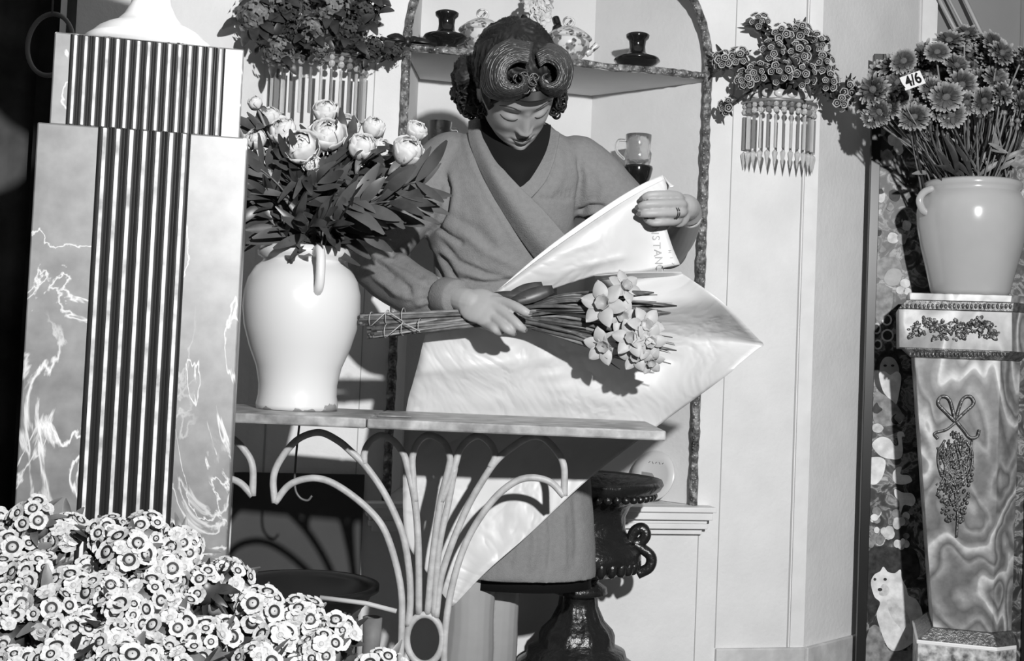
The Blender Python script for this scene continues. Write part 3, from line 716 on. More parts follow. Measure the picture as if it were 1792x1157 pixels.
def loft(rows, seg=40, b=None):
    """rows: (centre, half-width, half-depth, tilt axis normal up) -> stacked ellipses"""
    b = b or MB(); vs = []; fs = []
    for c, hw, hd, yaw in rows:
        for k in range(seg):
            a = 2 * PI * k / seg; x = hw * math.cos(a); y = hd * math.sin(a)
            vs.append(Vector(c) + Vector((x * math.cos(yaw) - y * math.sin(yaw), x * math.sin(yaw) + y * math.cos(yaw), 0)))
    n = len(rows)
    for i in range(n - 1):
        for k in range(seg):
            p, q = i * seg + k, i * seg + (k + 1) % seg; fs.append((p, q, q + seg, p + seg))
    fs.append(tuple(range(seg - 1, -1, -1))); fs.append(tuple((n - 1) * seg + k for k in range(seg)))
    return b.add(vs, fs)
YW = 2.40
feet = P(838, 1180, YW)
woman = thing('woman', (feet.x, YW, 0), 'woman in a grey wrap coat, head bowed, wrapping flowers in paper behind the table', 'person')
m_skin = mat('skin', .33, .48, .35, noise_amt=.03, noise_scale=30)
m_skin.node_tree.nodes['Principled BSDF'].inputs['Subsurface Weight'].default_value = 0
m_coat = mat('grey_cotton_coat', .20, .85, .15, noise_amt=.06, noise_scale=120, bump=.35, bump_scale=420)
m_hair = mat('dark_hair', .014, .55, .35); m_hair2 = mat('combed_hair', .034, .36, .7)
m_knit = mat('black_knit', .008, .8, .2)
m_lip = mat('lipstick', .085, .4, .4); m_brow = mat('brow_hair', .05, .7, .2); m_nail = mat('nail_varnish', .12, .2, .6)
m_stock = mat('nylon_stocking', .17, .45, .4)
# --- head
HW = [(-.112, .0), (-.108, .024), (-.100, .037), (-.085, .051), (-.065, .061), (-.04, .067), (-.01, .072), (.03, .074), (.06, .072), (.085, .057), (.102, .035), (.112, 0)]
HF = [(-.112, .050), (-.108, .066), (-.100, .075), (-.085, .079), (-.065, .080), (-.04, .080), (0, .082), (.03, .089), (.06, .086), (.085, .066), (.102, .040), (.112, 0)]
HB = [(-.112, .0), (-.10, .02), (-.08, .045), (-.04, .078), (0, .094), (.04, .10), (.08, .078), (.102, .04), (.112, 0)]
def gs(x, z, cx, cz, sx, sz, amp): return amp * math.exp(-((x - cx) / sx) ** 2 - ((z - cz) / sz) ** 2)
def face_off(x, z):
    d = 0
    # nose
    if -.052 < z < .022:
        t = (.018 - z) / .054; t = max(0, min(1, t)); h = .003 + .018 * t ** 1.25; w = .0062 + .0045 * t
        if z < -.036: h *= max(0, 1 - ((-.036 - z) / .011) ** 1.6) if z > -.047 else 0
        if z > .01: h *= max(0, (.022 - z) / .012)
        d += h * math.exp(-(abs(x) / w) ** 2.2)
    ax = abs(x)
    d += gs(ax, z, .0115, -.0385, .0048, .0055, .0085)
    d += gs(ax, z, .031, .004, .017, .011, -.0080)
    d += gs(ax, z, .0315, -.001, .0125, .0085, .0075)
    d += gs(ax, z, .0315, -.0075, .0125, .0022, .0012)
    d += gs(ax, z, .030, .026, .020, .007, .0012)
    d += gs(ax, z, .041, -.030, .016, .016, .0055)
    d += gs(ax, z, .026, -.052, .009, .013, -.0022)
    d += gs(x, z, 0, -.0625, .015, .0042, .0048)
    d += gs(x, z, 0, -.0735, .0125, .0045, .0060)
    d += gs(x, z, 0, -.0680, .020, .0013, -.0032)
    d += gs(ax, z, .022, -.067, .004, .005, -.0025)
    d += gs(x, z, 0, -.083, .014, .0045, -.0030)
    d += gs(x, z, 0, -.098, .014, .010, .0055)
    return d
def head_pt(x, z, lift=0):
    """front surface of the face at local x, z"""
    w = max(1e-4, lerp_tab(HW, z)); f = lerp_tab(HF, z); s = max(-1, min(1, x / w)); y = f * max(0.0, 1 - abs(s) ** 2.2) ** .5
    return Vector((x, -(y + face_off(x, z) + lift), z))
hb = MB()
NZ, NA = 110, 128
def hp(i, j):
    z = -.112 + .224 * (1 - math.cos(PI * i)) / 2 * 1.0; a = 2 * PI * j
    w, f, bk = lerp_tab(HW, z), lerp_tab(HF, z), lerp_tab(HB, z)
    sx = math.sin(a); cx_ = math.cos(a); x = w * math.copysign(abs(sx) ** .92, sx)
    y = (f if cx_ > 0 else bk) * math.copysign(abs(cx_) ** .95, cx_)
    if cx_ > 0: y += face_off(x, z) * min(1, cx_ * 3)
    return Vector((x, -y, z))
hb.grid(hp, NZ, NA)
for sg in (-1, 1):   # ears
    hb.ball((sg * .071, .008, -.012), (.007, .016, .028), 14, 10)
RH = Matrix.Rotation(math.radians(40.6), 4, 'Z') @ Matrix.Rotation(math.radians(-42.3), 4, 'Y') @ Matrix.Rotation(math.radians(43.2), 4, 'X') @ Matrix.Rotation(math.radians(-40.5), 4, 'Z') @ Matrix.Scale(.945, 4)
hc = Vector((-.0076, 2.255, 1.3975))
HM = Matrix.Translation(hc) @ RH
for i in range(len(hb.v)): hb.v[i] = (HM @ hb.v[i].to_4d()).xyz
# --- limbs, neck, trunk, hands
lb = MB()
nb = (HM @ Vector((0, .050, -.055, 1))).xyz
lb.tube(spl([P(902, 330, 2.40), P(896, 268, 2.395), nb, nb + Vector((.004, -.012, .03))], 5), [.060, .055, .052, .050, .048, .047, .047, .046, .046, .045, .045, .045, .045, .045, .045, .045], 24)
lb.ball(P(898, 420, 2.42), (.095, .065, .17), 24, 16)
lb.ball(P(905, 305, 2.42), (.115, .055, .07), 24, 16)
lb.ball(P(880, 620, 2.42), (.10, .07, .18), 24, 16)
S1, E1, W1 = P(772, 275, 2.40), P(654, 458, 2.375), P(800, 522, 2.19)
S2, E2, W2 = P(1030, 285, 2.42), P(1168, 440, 2.44), P(1207, 378, 2.245)
lb.tube([S1, P(742, 332, 2.385), E1], [.042, .036, .033], 18); lb.tube(spl([E1, (E1 + W1) / 2 + Vector((0, 0, -.006)), W1], 6), [.034 - .0009 * i for i in range(13)], 18); lb.ball(E1, .034, 14, 10)
lb.tube([S2, P(1040, 322, 2.42), P(1100, 382, 2.435), E2], [.035, .035, .034, .033], 18); lb.tube(spl([E2, (E2 + W2) / 2 + Vector((.006, 0, -.002)), W2], 6), [.034 - .0009 * i for i in range(13)], 18); lb.ball(E2, .033, 14, 10)
def finger(pts, rs, tip=True):
    q = spl(pts, 5); n = len(q); rr = []
    for i in range(n):
        t = i / (n - 1) * (len(rs) - 1); k = min(int(t), len(rs) - 2); rr.append(rs[k] + (rs[k + 1] - rs[k]) * (t - k))
    lb.tube(q, rr, 12); lb.ball(q[-1], rr[-1] * 1.0, 12, 8); return q
# right hand, laid across the stems (back of the hand seen)
def palm(c, ax, nrm, L_, Wd, Th):
    ax = Vector(ax).normalized(); nrm = Vector(nrm); nrm = (nrm - ax * nrm.dot(ax)).normalized(); sd = ax.cross(nrm)
    M = Matrix((ax, sd, nrm)).transposed(); lb.ball(c, (L_, Wd, Th), 20, 14, M)
pw = P(806, 524, 2.175)
palm(P(838, 535, 2.145), P(880, 552, 2.13) - pw, (0, -1, .35), .040, .034, .014)
palm(P(855, 541, 2.137), P(880, 552, 2.13) - pw, (0, -1, .35), .034, .034, .013)
lb.tube(spl([W1, pw, P(824, 530, 2.158), P(845, 537, 2.142)], 4), [.024, .0235, .023, .0225, .0225, .023, .0235, .024, .023, .022, .020, .016, .012], 16)
K1 = [P(879, 529, 2.130), P(874, 543, 2.124), P(864, 556, 2.124), P(850, 566, 2.130)]
T1 = [[P(902, 537, 2.108), P(917, 545, 2.098), P(926, 549, 2.098)], [P(897, 560, 2.100), P(909, 571, 2.094), P(917, 577, 2.100)], [P(882, 572, 2.098), P(892, 579, 2.096), P(898, 583, 2.104)], [P(865, 576, 2.106), P(872, 581, 2.108), P(877, 582, 2.114)]]
nails = []
rights = []
for k, (kn, pts) in enumerate(zip(K1, T1)):
    q = finger([kn + (pw - kn) * .3, kn] + pts, [(.0115, .0102, .0090, .0082, .0064), (.0115, .0102, .0090, .0082, .0064), (.011, .0098, .0086, .0078, .0062), (.010, .0088, .0076, .0068, .0056)][k]); rights.append(q)
    nails.append((q[-1], (q[-1] - q[-4]).normalized(), Vector((.2, -1, .35))))
finger([P(830, 548, 2.150), P(850, 566, 2.165), P(880, 566, 2.185), P(900, 560, 2.190)], (.014, .012, .010, .008))
# left hand, pinching the edge of the paper (fingers in front, thumb behind)
YH = 2.165
pw2 = P(1204, 366, 2.225)
lb.tube(spl([W2, pw2, P(1196, 362, 2.20), P(1184, 362, 2.185)], 4), [.023, .023, .023, .023, .023, .024, .024, .024, .023, .021, .019, .016, .012], 16)
palm(P(1184, 366, 2.186), P(1150, 362, 2.165) - P(1200, 368, 2.20), (-.35, -1, .1), .032, .034, .012)
K2 = [P(1184, 343, 2.165), P(1190, 357, 2.158), P(1190, 372, 2.158), P(1182, 387, 2.166)]
T2 = [[P(1160, 341, 2.143), P(1136, 342, 2.138), P(1124, 348, 2.145)], [P(1160, 357, 2.136), P(1130, 358, 2.130), P(1117, 363, 2.138)], [P(1160, 373, 2.136), P(1133, 374, 2.131), P(1120, 375, 2.138)], [P(1160, 389, 2.143), P(1142, 390, 2.140), P(1131, 385, 2.148)]]
lefts = []
for k, (kn, pts) in enumerate(zip(K2, T2)):
    q = finger([kn + (pw2 - kn) * .35, kn] + pts, [(.0095, .0088, .0080, .0074, .0058), (.0098, .0090, .0082, .0075, .0058), (.0096, .0088, .0080, .0072, .0056), (.0088, .0078, .0070, .0062, .0050)][k]); lefts.append(q)
    nails.append((q[-1], (q[-1] - q[-4]).normalized(), Vector((-.1, -1, .1))))
finger([P(1190, 352, 2.205), P(1170, 350, 2.215), P(1145, 352, 2.205), P(1128, 354, 2.195)], (.013, .011, .010, .008))
# legs
for (kx_, ky, fx, Yk, r) in ((822, 1040, 812, 2.37, 0), (866, 1045, 852, 2.43, 1)):
    k0 = P(kx_ + 2, 860, Yk); k1 = P(kx_, 1060, Yk); 
    ank = Vector((P(fx, 1040, Yk).x, Yk + .03, .085)); calf = k1.lerp(ank, .38) + Vector((0, .018, 0))
    q = spl([k0, k1, calf, k1.lerp(ank, .8), ank], 5); rr = [.064, .060, .056, .052, .050, .047, .047, .049, .051, .052, .051, .049, .045, .040, .035, .031, .028, .026, .025, .025, .026]
    lb.tube(q, rr, 20)
    lb.ball(Vector((ank.x, ank.y - .06, .030)), (.036, .105, .028), 16, 10); lb.tube([ank, Vector((ank.x, ank.y, .02))], [.026, .026], 12)
body, nrm_ = remeshed(lb, .0023, 2)
body.add(hb.v, hb.f)
wb = body.build('body', m_skin, woman)
# face details lying on the skin
def on_face(x, z, lift=.0006): return (HM @ head_pt(x, z, lift).to_4d()).xyz
def face_strip(pts, ws, m, nm, lift=.0007):
    b = MB(); q = spl([Vector((x, z, 0)) for x, z in pts], 6); n = len(q); vs = []; fs = []
    for i, p in enumerate(q):
        t = i / (n - 1) * (len(ws) - 1); k = min(int(t), len(ws) - 2); w = ws[k] + (ws[k + 1] - ws[k]) * (t - k)
        d = (q[min(i + 1, n - 1)] - q[max(i - 1, 0)]).normalized(); s_ = Vector((-d.y, d.x, 0))
        for u in (-1, -.33, .33, 1): c = p + s_ * w * u; vs.append(on_face(c.x, c.y, lift * (1.4 - .9 * abs(u))))
    for i in range(n - 1):
        for k in range(3): fs.append((i * 4 + k, i * 4 + k + 1, i * 4 + k + 5, i * 4 + k + 4))
    b.add(vs, fs); return b.build(nm, m, woman, solid=.0006)
for sg in (-1, 1):
    face_strip([(sg * .015, .0235), (sg * .029, .0305), (sg * .043, .029), (sg * .052, .021)], [.0008, .0011, .0008, .0003], m_brow, 'eyebrow')
    face_strip([(sg * .017, -.005), (sg * .024, -.0088), (sg * .033, -.0102), (sg * .042, -.0085), (sg * .048, -.0045)], [.0005, .0010, .0012, .0011, .0004], m_brow, 'eyelashes', .0011)
face_strip([(-.0225, -.0680), (-.010, -.0636), (-.003, -.0626), (0, -.0634), (.003, -.0626), (.010, -.0636), (.0225, -.0680)], [.0004, .0022, .0030, .0027, .0030, .0022, .0004], m_lip, 'upper_lip', .0009)
face_strip([(-.0195, -.0684), (-.009, -.0730), (0, -.0745), (.009, -.0730), (.0195, -.0684)], [.0004, .0034, .0042, .0034, .0004], m_lip, 'lower_lip', .0009)
for c, d, n in nails:
    b = MB(); n = (n - d * n.dot(d)).normalized(); s_ = d.cross(n); M = Matrix((d, s_, n)).transposed()
    b.ball(c + n * .0046 - d * .001, (.0062, .0042, .0016), 10, 6, M); b.build('fingernail', m_nail, woman)
# wedding and engagement rings
b = MB(); q = lefts[2]; k = 7
for o_ in (0, .0045):
    c = q[k] + (q[k - 1] - q[k]).normalized() * o_; t = (q[k + 1] - q[k - 1]).normalized(); u = t.orthogonal().normalized(); v = t.cross(u)
    b.tube([c + (u * math.cos(a_) + v * math.sin(a_)) * .0100 for a_ in [2 * PI * i / 24 for i in range(25)]], .0009, 6, caps=False)
b.build('rings', mat('dark_gold', .10, .25, .7, metal=.8), woman)
# --- coat
cb = MB()
def crow(l, r, y, hd, Yc, yaw=0):
    a, c = P(l, y, Yc), P(r, y, Yc); return ((a + c) / 2, (c.x - a.x) / 2, hd, yaw)
rows = [crow(740, 1045, 1003, .105, 2.395), crow(722, 1040, 900, .105, 2.395), crow(728, 1030, 800, .102, 2.395), crow(738, 1015, 700, .115, 2.42), crow(745, 1002, 620, .108, 2.42), crow(752, 990, 560, .10, 2.415), crow(762, 975, 505, .092, 2.41),
        crow(755, 985, 460, .098, 2.405), crow(742, 1003, 400, .105, 2.40), crow(742, 1022, 340, .108, 2.40), crow(752, 1040, 295, .098, 2.40), crow(778, 1032, 262, .085, 2.405), crow(806, 1005, 243, .072, 2.40), crow(836, 975, 228, .060, 2.39), crow(850, 960, 215, .050, 2.385)]
loft(rows, 56, cb)
def sleeve(pts, rs): 
    q = spl(pts, 6); n = len(q); rr = []
    for i in range(n):
        t = i / (n - 1) * (len(rs) - 1); k = min(int(t), len(rs) - 2); rr.append(rs[k] + (rs[k + 1] - rs[k]) * (t - k))
    cb.tube(q, rr, 26); cb.ball(q[0], rr[0] * .98, 20, 14)
sleeve([P(790, 285, 2.40), P(742, 330, 2.385), P(688, 405, 2.372), P(652, 456, 2.368)], [.062, .064, .052, .048])
cb.ball(P(652, 457, 2.368), .048, 20, 14)
sleeve([P(652, 458, 2.368), P(690, 488, 2.315), P(738, 514, 2.25), P(782, 520, 2.205)], [.048, .050, .045, .033])
sleeve([P(1010, 290, 2.41), P(1042, 325, 2.415), P(1100, 380, 2.43), P(1165, 436, 2.435)], [.062, .067, .060, .044])
cb.ball(P(1167, 432, 2.43), .045, 18, 12)
coat, cn = remeshed(cb, .0048, 5)
creases = [([(738, 494), (774, 504)], 3, -.0032), ([(732, 510), (774, 513)], 3, -.0032), ([(735, 524), (774, 521)], 3, -.0032), ([(735, 538), (774, 532)], 3, -.003), ([(628, 440), (668, 462), (692, 492)], 4, -.007), ([(650, 430), (690, 446), (714, 462)], 4, -.006), ([(660, 420), (685, 428), (706, 442)], 4, -.005), ([(640, 470), (680, 500), (700, 520)], 6, .004), # polyline in photo pixels, width, depth (minus is a groove)
    ([(806, 222), (824, 285), (856, 350), (893, 410), (925, 460)], 5.0, .0025),
    ([(775, 295), (786, 330), (782, 365), (768, 392), (745, 412)], 4, -.010), ([(788, 300), (798, 340), (790, 375)], 7, .004),
    ([(757, 392), (790, 415), (812, 428)], 4, -.008), ([(770, 420), (800, 455), (850, 480), (905, 490)], 5, -.007), ([(800, 400), (850, 440), (920, 475)], 7, .004),
    ([(765, 440), (790, 475), (800, 495)], 5, -.007), ([(800, 488), (840, 496), (880, 494), (925, 485)], 4, -.010), ([(790, 470), (850, 488), (910, 482)], 5, .004), ([(750, 430), (762, 465), (775, 492)], 4, -.007),
    ([(735, 430), (790, 450), (850, 470)], 5, .003),
    ([(640, 455), (680, 470), (710, 500), (722, 520)], 5, -.006), ([(672, 450), (715, 468), (745, 488)], 5, -.006), ([(650, 480), (700, 515), (745, 535)], 6, .004), ([(700, 500), (735, 502), (775, 498)], 4, -.005), ([(710, 530), (745, 523), (778, 526)], 4, -.005), ([(725, 545), (750, 538), (778, 540)], 4, -.004),
    ([(700, 350), (690, 390), (668, 430)], 7, -.004), ([(730, 300), (712, 350), (700, 390)], 7, .004), ([(715, 420), (692, 440), (662, 448)], 4, -.006), ([(735, 405), (700, 425), (672, 430)], 5, .004),
    ([(1012, 270), (1018, 310), (1012, 345), (1008, 395)], 4, -.008), ([(1012, 372), (1032, 362), (1060, 362)], 4, -.009), ([(1008, 388), (1030, 382), (1055, 380)], 4, -.010), ([(1012, 380), (1035, 372), (1058, 371)], 4, .005), ([(1035, 300), (1045, 330), (1040, 358)], 6, -.004), ([(1022, 285), (1030, 320), (1026, 350)], 5, .003),
    ([(930, 348), (970, 349), (1012, 347)], 1.6, -.0026), ([(935, 345), (936, 400), (940, 430)], 1.4, -.001), ([(978, 334), (978, 347)], 1.4, -.003), ([(985, 333), (985, 347)], 1.4, -.003), ([(992, 332), (992, 347)], 1.4, -.003), ([(999, 332), (999, 347)], 1.4, -.003), ([(971, 334), (971, 347)], 1.4, -.0025),
    ([(960, 245), (968, 290), (950, 325), (928, 350)], 3, -.004), ([(975, 250), (985, 300), (965, 345)], 8, .003), ([(850, 225), (868, 270), (890, 320)], 5, -.0025), ([(838, 215), (858, 275), (880, 320)], 5, .003), ([(905, 322), (930, 350), (968, 390), (1000, 425)], 3, -.0035),
    ([(880, 350), (900, 380), (935, 420)], 9, .002), ([(830, 330), (850, 380), (880, 430)], 12, .003), ([(790, 380), (830, 400), (870, 440)], 9, -.004), ([(960, 420), (985, 440), (970, 470)], 7, -.003),
    ([(905, 860), (900, 950), (890, 1003)], 5, -.004), ([(960, 880), (965, 950), (960, 1003)], 5, -.005), ([(1005, 860), (1010, 920), (1008, 990)], 6, -.004), ([(935, 890), (935, 960), (930, 1003)], 6, .004), ([(985, 890), (988, 1003)], 6, .004)]
cd_ = [(w_, a_, [(Vector(p), Vector(q)) for p, q in zip(ps, ps[1:])], min(p[0] for p in ps) - 3 * w_, max(p[0] for p in ps) + 3 * w_, min(p[1] for p in ps) - 3 * w_, max(p[1] for p in ps) + 3 * w_) for ps, w_, a_ in creases]
def crease(b, nr):
    for i, v in enumerate(b.v):
        n = nr[i]
        if n.y > .35: continue
        x, y = PX(v); d = 0; p = Vector((x, y))
        for w_, a_, segs, x0, x1, y0, y1 in cd_:
            if x < x0 or x > x1 or y < y0 or y > y1: continue
            m = 1e9
            for k_, (a, c) in enumerate(segs):
                e = c - a; t = max(0, min(1, (p - a).dot(e) / e.length_squared)); q = (p - a - e * t).length
                if q < m: m = q; end = (k_ + t) / len(segs)
            if m < 3 * w_: d += a_ * math.exp(-(m / w_) ** 2) * min(1, 6 * min(end, 1 - end) + .15)
        d += .0022 * noise.noise(v * 14) + .0010 * noise.noise(v * 38)
        b.v[i] = v + n * d
crease(coat, cn)
co = coat.build('wrap_coat', m_coat, woman)
# neckline insert: black knit in the V, then the collar laid over it
b = MB(); 
def sheetpx(rows_, m, nm, par, solid=.003, sub=1, nseg=8, off=0, **k):
    """cloth panel through rows of (px, py, Y)"""
    R = [spl([P(x, y, Y + off) for x, y, Y in r], nseg) for r in rows_]
    n = len(R[0]); cols = [spl([R[i][j] for i in range(len(R))], nseg) if len(R) > 1 else [R[0][j]] for j in range(n)]
    mrow = len(cols[0]); b = MB(); b.add([cols[j][i] for j in range(n) for i in range(mrow)], [(j * mrow + i, (j + 1) * mrow + i, (j + 1) * mrow + i + 1, j * mrow + i + 1) for j in range(n - 1) for i in range(mrow - 1)])
    return b.build(nm, m, par, solid=solid, subsurf=sub, **k)
ZF = 2.285
sheetpx([[(838, 200, 2.345), (880, 205, 2.33), (925, 215, 2.325), (965, 218, 2.345)], [(846, 245, 2.322), (880, 255, 2.300), (925, 262, 2.298), (960, 252, 2.322)], [(866, 285, 2.290), (890, 290, 2.278), (918, 292, 2.278), (946, 285, 2.292)], [(890, 325, 2.283), (900, 328, 2.280), (910, 330, 2.280), (920, 325, 2.283)]], m_knit, 'black_sweater', woman, solid=.004)
sheetpx([[(958, 222, 2.350), (946, 262, 2.318), (928, 298, 2.292), (904, 330, 2.279), (890, 360, 2.277)], [(980, 232, 2.340), (972, 275, 2.302), (955, 318, 2.286), (925, 352, 2.279), (905, 375, 2.279)]], m_coat, 'collar', woman, solid=.005)
sheetpx([[(846, 200, 2.372), (850, 236, 2.335), (874, 286, 2.290), (905, 322, 2.270), (950, 366, 2.276), (1000, 424, 2.290)], [(833, 206, 2.368), (836, 242, 2.325), (862, 300, 2.276), (892, 350, 2.268), (930, 400, 2.274), (968, 446, 2.290)], [(820, 212, 2.374), (822, 250, 2.336), (846, 310, 2.300), (878, 368, 2.296), (912, 420, 2.303), (940, 458, 2.320)]], m_coat, 'collar', woman, solid=.005)
# cuff
b = MB(); a, c = P(776, 519, 2.21), P(803, 523, 2.172); b.tube([a, a.lerp(c, .15), a.lerp(c, .85), c], [.0335, .036, .0345, .032], 28); b.build('cuff', m_coat, woman)
# black petticoat edge showing below the coat
b = MB(); loft([crow(768, 1035, 1022, .092, 2.405), crow(768, 1033, 960, .092, 2.405)], 40, b); b.build('petticoat', m_knit, woman)
# --- hair
hm = MB()
def hh(p): return (HM @ Vector(p).to_4d()).xyz
def hfn(v): 
    return 1 + .03 * noise.noise(v * 6)
RH3 = RH.to_3x3()
hm.ball(hh((0, .026, .030)), (.084, .096, .092), 40, 30, RH3, hfn)
hm.ball(hh((0, -.016, .086)), (.070, .052, .032), 30, 20, RH3, hfn)
hm.ball(P(893, 122, 2.225), (.044, .040, .042), 24, 16); hm.ball(P(962, 122, 2.235), (.036, .036, .038), 24, 16); hm.ball(P(955, 140, 2.195), (.028, .022, .020), 20, 12); hm.ball(P(905, 145, 2.19), (.036, .022, .020), 20, 12)
hm.ball(P(925, 96, 2.265), (.058, .05, .034), 24, 16)
hm.ball(hh((-.012, .075, -.045)), (.080, .052, .062), 30, 22, RH3, hfn)
for k in range(44):    # curls gathered over the nape, both sides
    t = k / 43; a = PI * (1.02 * t) ; sgx = math.cos(a)
    zc_ = U(-.085, -.015); c = hh((sgx * .086 - .004, .055 + U(-.02, .03) + .02 * math.sin(a), zc_))
    hm.ball(c, (U(.016, .025), U(.016, .024), U(.016, .024)), 12, 9, None, lambda v: 1 + .10 * noise.noise(v * 5 + Vector((k, 0, 0))))
hair, hn = remeshed(hm, .0035, 2)
for i, v in enumerate(hair.v): 
    l = HM.inverted() @ v.to_4d(); hair.v[i] = v + hn[i] * (.0022 * math.sin(l.x * 520 + 30 * noise.noise(l.xyz * 22)) + .0025 * noise.noise(l.xyz * 60))
hair.build('hair', m_hair, woman)
# side lump of curls low on the left of the picture
def curl_lump(cx, cy, Yc, rx, ry, rd, cnt, seed):
    rr = random.Random(seed); b = MB(); 
    c0 = P(cx, cy, Yc); kx_ = Yc / F
    for k in range(cnt):
        th = rr.uniform(0, 2 * PI); ph = rr.uniform(-1, 1); q = (1 - ph * ph) ** .5
        p = c0 + Vector((q * math.cos(th) * rx * kx_, ph * rd, q * math.sin(th) * ry * kx_)); r0 = rr.uniform(.006, .011)
        ax = Vector((rr.uniform(-1, 1), rr.uniform(-1, 1), rr.uniform(-1, 1))).normalized(); u = ax.orthogonal().normalized(); v = ax.cross(u); n = 16
        b.tube([p + (u * math.cos(a_) + v * math.sin(a_)) * r0 * (1 - .3 * i / n) + ax * (.004 * i / n) for i, a_ in enumerate([5.6 * i / n for i in range(n + 1)])], [.0026 * math.sin(PI * (i + 1) / (n + 3)) ** .5 for i in range(n + 1)], 5)
    b.ball(c0, (rx * kx_ * .93, rd * .9, ry * kx_ * .93), 20, 14, None, lambda v: 1 + .08 * noise.noise(v * 4))
    b.build('side_curls', m_hair, woman)
curl_lump(833, 165, 2.30, 30, 40, .035, 120, 1); curl_lump(858, 180, 2.27, 18, 22, .022, 50, 3); curl_lump(972, 175, 2.32, 14, 26, .025, 50, 2)
curl_lump(850, 120, 2.32, 24, 36, .03, 50, 4)
# the two rolled waves over the forehead: sheets of fine strands wound into a roll
def swirl(outer, inner, Yo, Yi, dome, m, n_str=54, nm='hair_roll'):
    """combed strands swept from the parting round and into the open heart of a roll"""
    b = MB(); rr = random.Random(len(outer) + int(outer[0][1]))
    for s_ in range(n_str):
        u = s_ / (n_str - 1); g_ = rr.uniform(-.9, .9); dy = rr.uniform(-.0012, .0012)
        pts = [P(o[0] + (q[0] - o[0]) * u + g_, o[1] + (q[1] - o[1]) * u + g_ * .5, Yo + (Yi - Yo) * u - dome * math.sin(PI * (u * .85 + .10)) ** .7 + dy) for o, q in zip(outer, inner)]
        q = spl(pts, 6); n = len(q); b.tube(q, [rr.uniform(.0014, .0026) * (.45 + .55 * math.sin(PI * (i + .5) / n) ** .4) for i in range(n)], 5)
    return b.build(nm, m, woman)
swirl([(934, 74), (890, 68), (856, 92), (842, 130), (850, 164), (880, 176), (914, 172), (930, 156), (932, 138)], [(926, 112), (908, 108), (891, 116), (885, 131), (891, 145), (904, 149), (914, 142), (913, 132), (906, 128)], 2.185, 2.125, .036, m_hair2, 70)
swirl([(934, 84), (962, 76), (990, 90), (1001, 120), (994, 152), (972, 168), (950, 168), (936, 156), (930, 142)], [(944, 116), (956, 108), (970, 114), (977, 128), (972, 142), (960, 147), (952, 141), (952, 132), (958, 128)], 2.200, 2.145, .034, m_hair2, 60)
b = MB()
for s_ in range(40):   # waves sweeping off the left temple up to the roll
    u = s_ / 39; b.tube(spl([P(856 + 6 * u, 192 - 6 * u, 2.215), P(843 + 12 * u, 160 - 3 * u, 2.20 - .02 * u), P(846 + 16 * u, 122 - 2 * u, 2.20 - .02 * u), P(868 + 20 * u, 90 + 12 * u, 2.215 - .02 * u), P(910, 74 + 16 * u, 2.225 - .02 * u)], 6), [.0024] * 25, 5)
b.build('temple_wave', m_hair2, woman)
b = MB()
for s_ in range(44):   # waves over the crown
    u = s_ / 43; b.tube(spl([P(838 + 8 * u, 150, 2.245), P(842 + 10 * u, 112, 2.235 - .01 * u), P(866 + 12 * u, 78 + 8 * u, 2.245 - .02 * u), P(905 + 5 * u, 62 + 14 * u, 2.27 - .05 * u), P(945, 66 + 18 * u, 2.28 - .06 * u), P(980, 84 + 12 * u, 2.28 - .06 * u)], 6), [.0026] * 31, 5)
b.build('crown_wave', m_hair, woman)
rr = random.Random(11); b = MB()
for k in range(16):   # small curls between the rolls on the forehead
    c = P(rr.uniform(905, 955), rr.uniform(132, 156), 2.122 + rr.uniform(0, .012)); r0 = rr.uniform(.005, .009); sp_ = rr.uniform(0, 6)
    b.tube([c + Vector((math.cos(sp_ + 5 * i / 12) * r0, -.003 * i / 12, math.sin(sp_ + 5 * i / 12) * r0)) for i in range(13)], [.0018] * 13, 5)
b.build('forehead_curls', m_hair2, woman)
b = MB()
for s_ in range(30):   # fringe roll along the hairline
    u = s_ / 29; b.tube(spl([P(858, 182 - 10 * u, 2.205), P(885, 172 - 12 * u, 2.175 - .008 * u), P(925, 177 - 14 * u, 2.158 - .006 * u), P(955, 172 - 14 * u, 2.165 - .006 * u), P(974, 160 - 12 * u, 2.20)], 6), [.0024] * 25, 5)
b.build('fringe', m_hair, woman)
# stockings
# ------------------------------------------------------------------ wrapping paper
m_paper, nt, bs, N, L = nodes_of('glossy_white_wrapping_paper')
tc = N('TexCoord'); v1 = N('TexVoronoi', Scale=6, feature='SMOOTH_F1'); n1 = N('TexNoise', Scale=5, Detail=3, Distortion=1.5); bp = N('Bump', Strength=.22, Distance=.02)
L(tc.outputs['Object'], n1.inputs['Vector']); ad = N('VectorMath', operation='ADD'); L(tc.outputs['Object'], ad.inputs[0]); L(n1.outputs['Color'], ad.inputs[1]); L(ad.outputs[0], v1.inputs['Vector'])
L(v1.outputs['Distance'], bp.inputs['Height']); L(bp.outputs['Normal'], bs.inputs['Normal'])
bs.inputs['Base Color'].default_value = (.56, .56, .56, 1); bs.inputs['Roughness'].default_value = .42; bs.inputs['Specular IOR Level'].default_value = .6
def fold_noise(p, amp):
    q = p * 7.0; a = abs(noise.noise(q + Vector((3, 1, 7)))); c = noise.noise(p * 16); return amp * (1.1 * (.25 - a) + .35 * c)
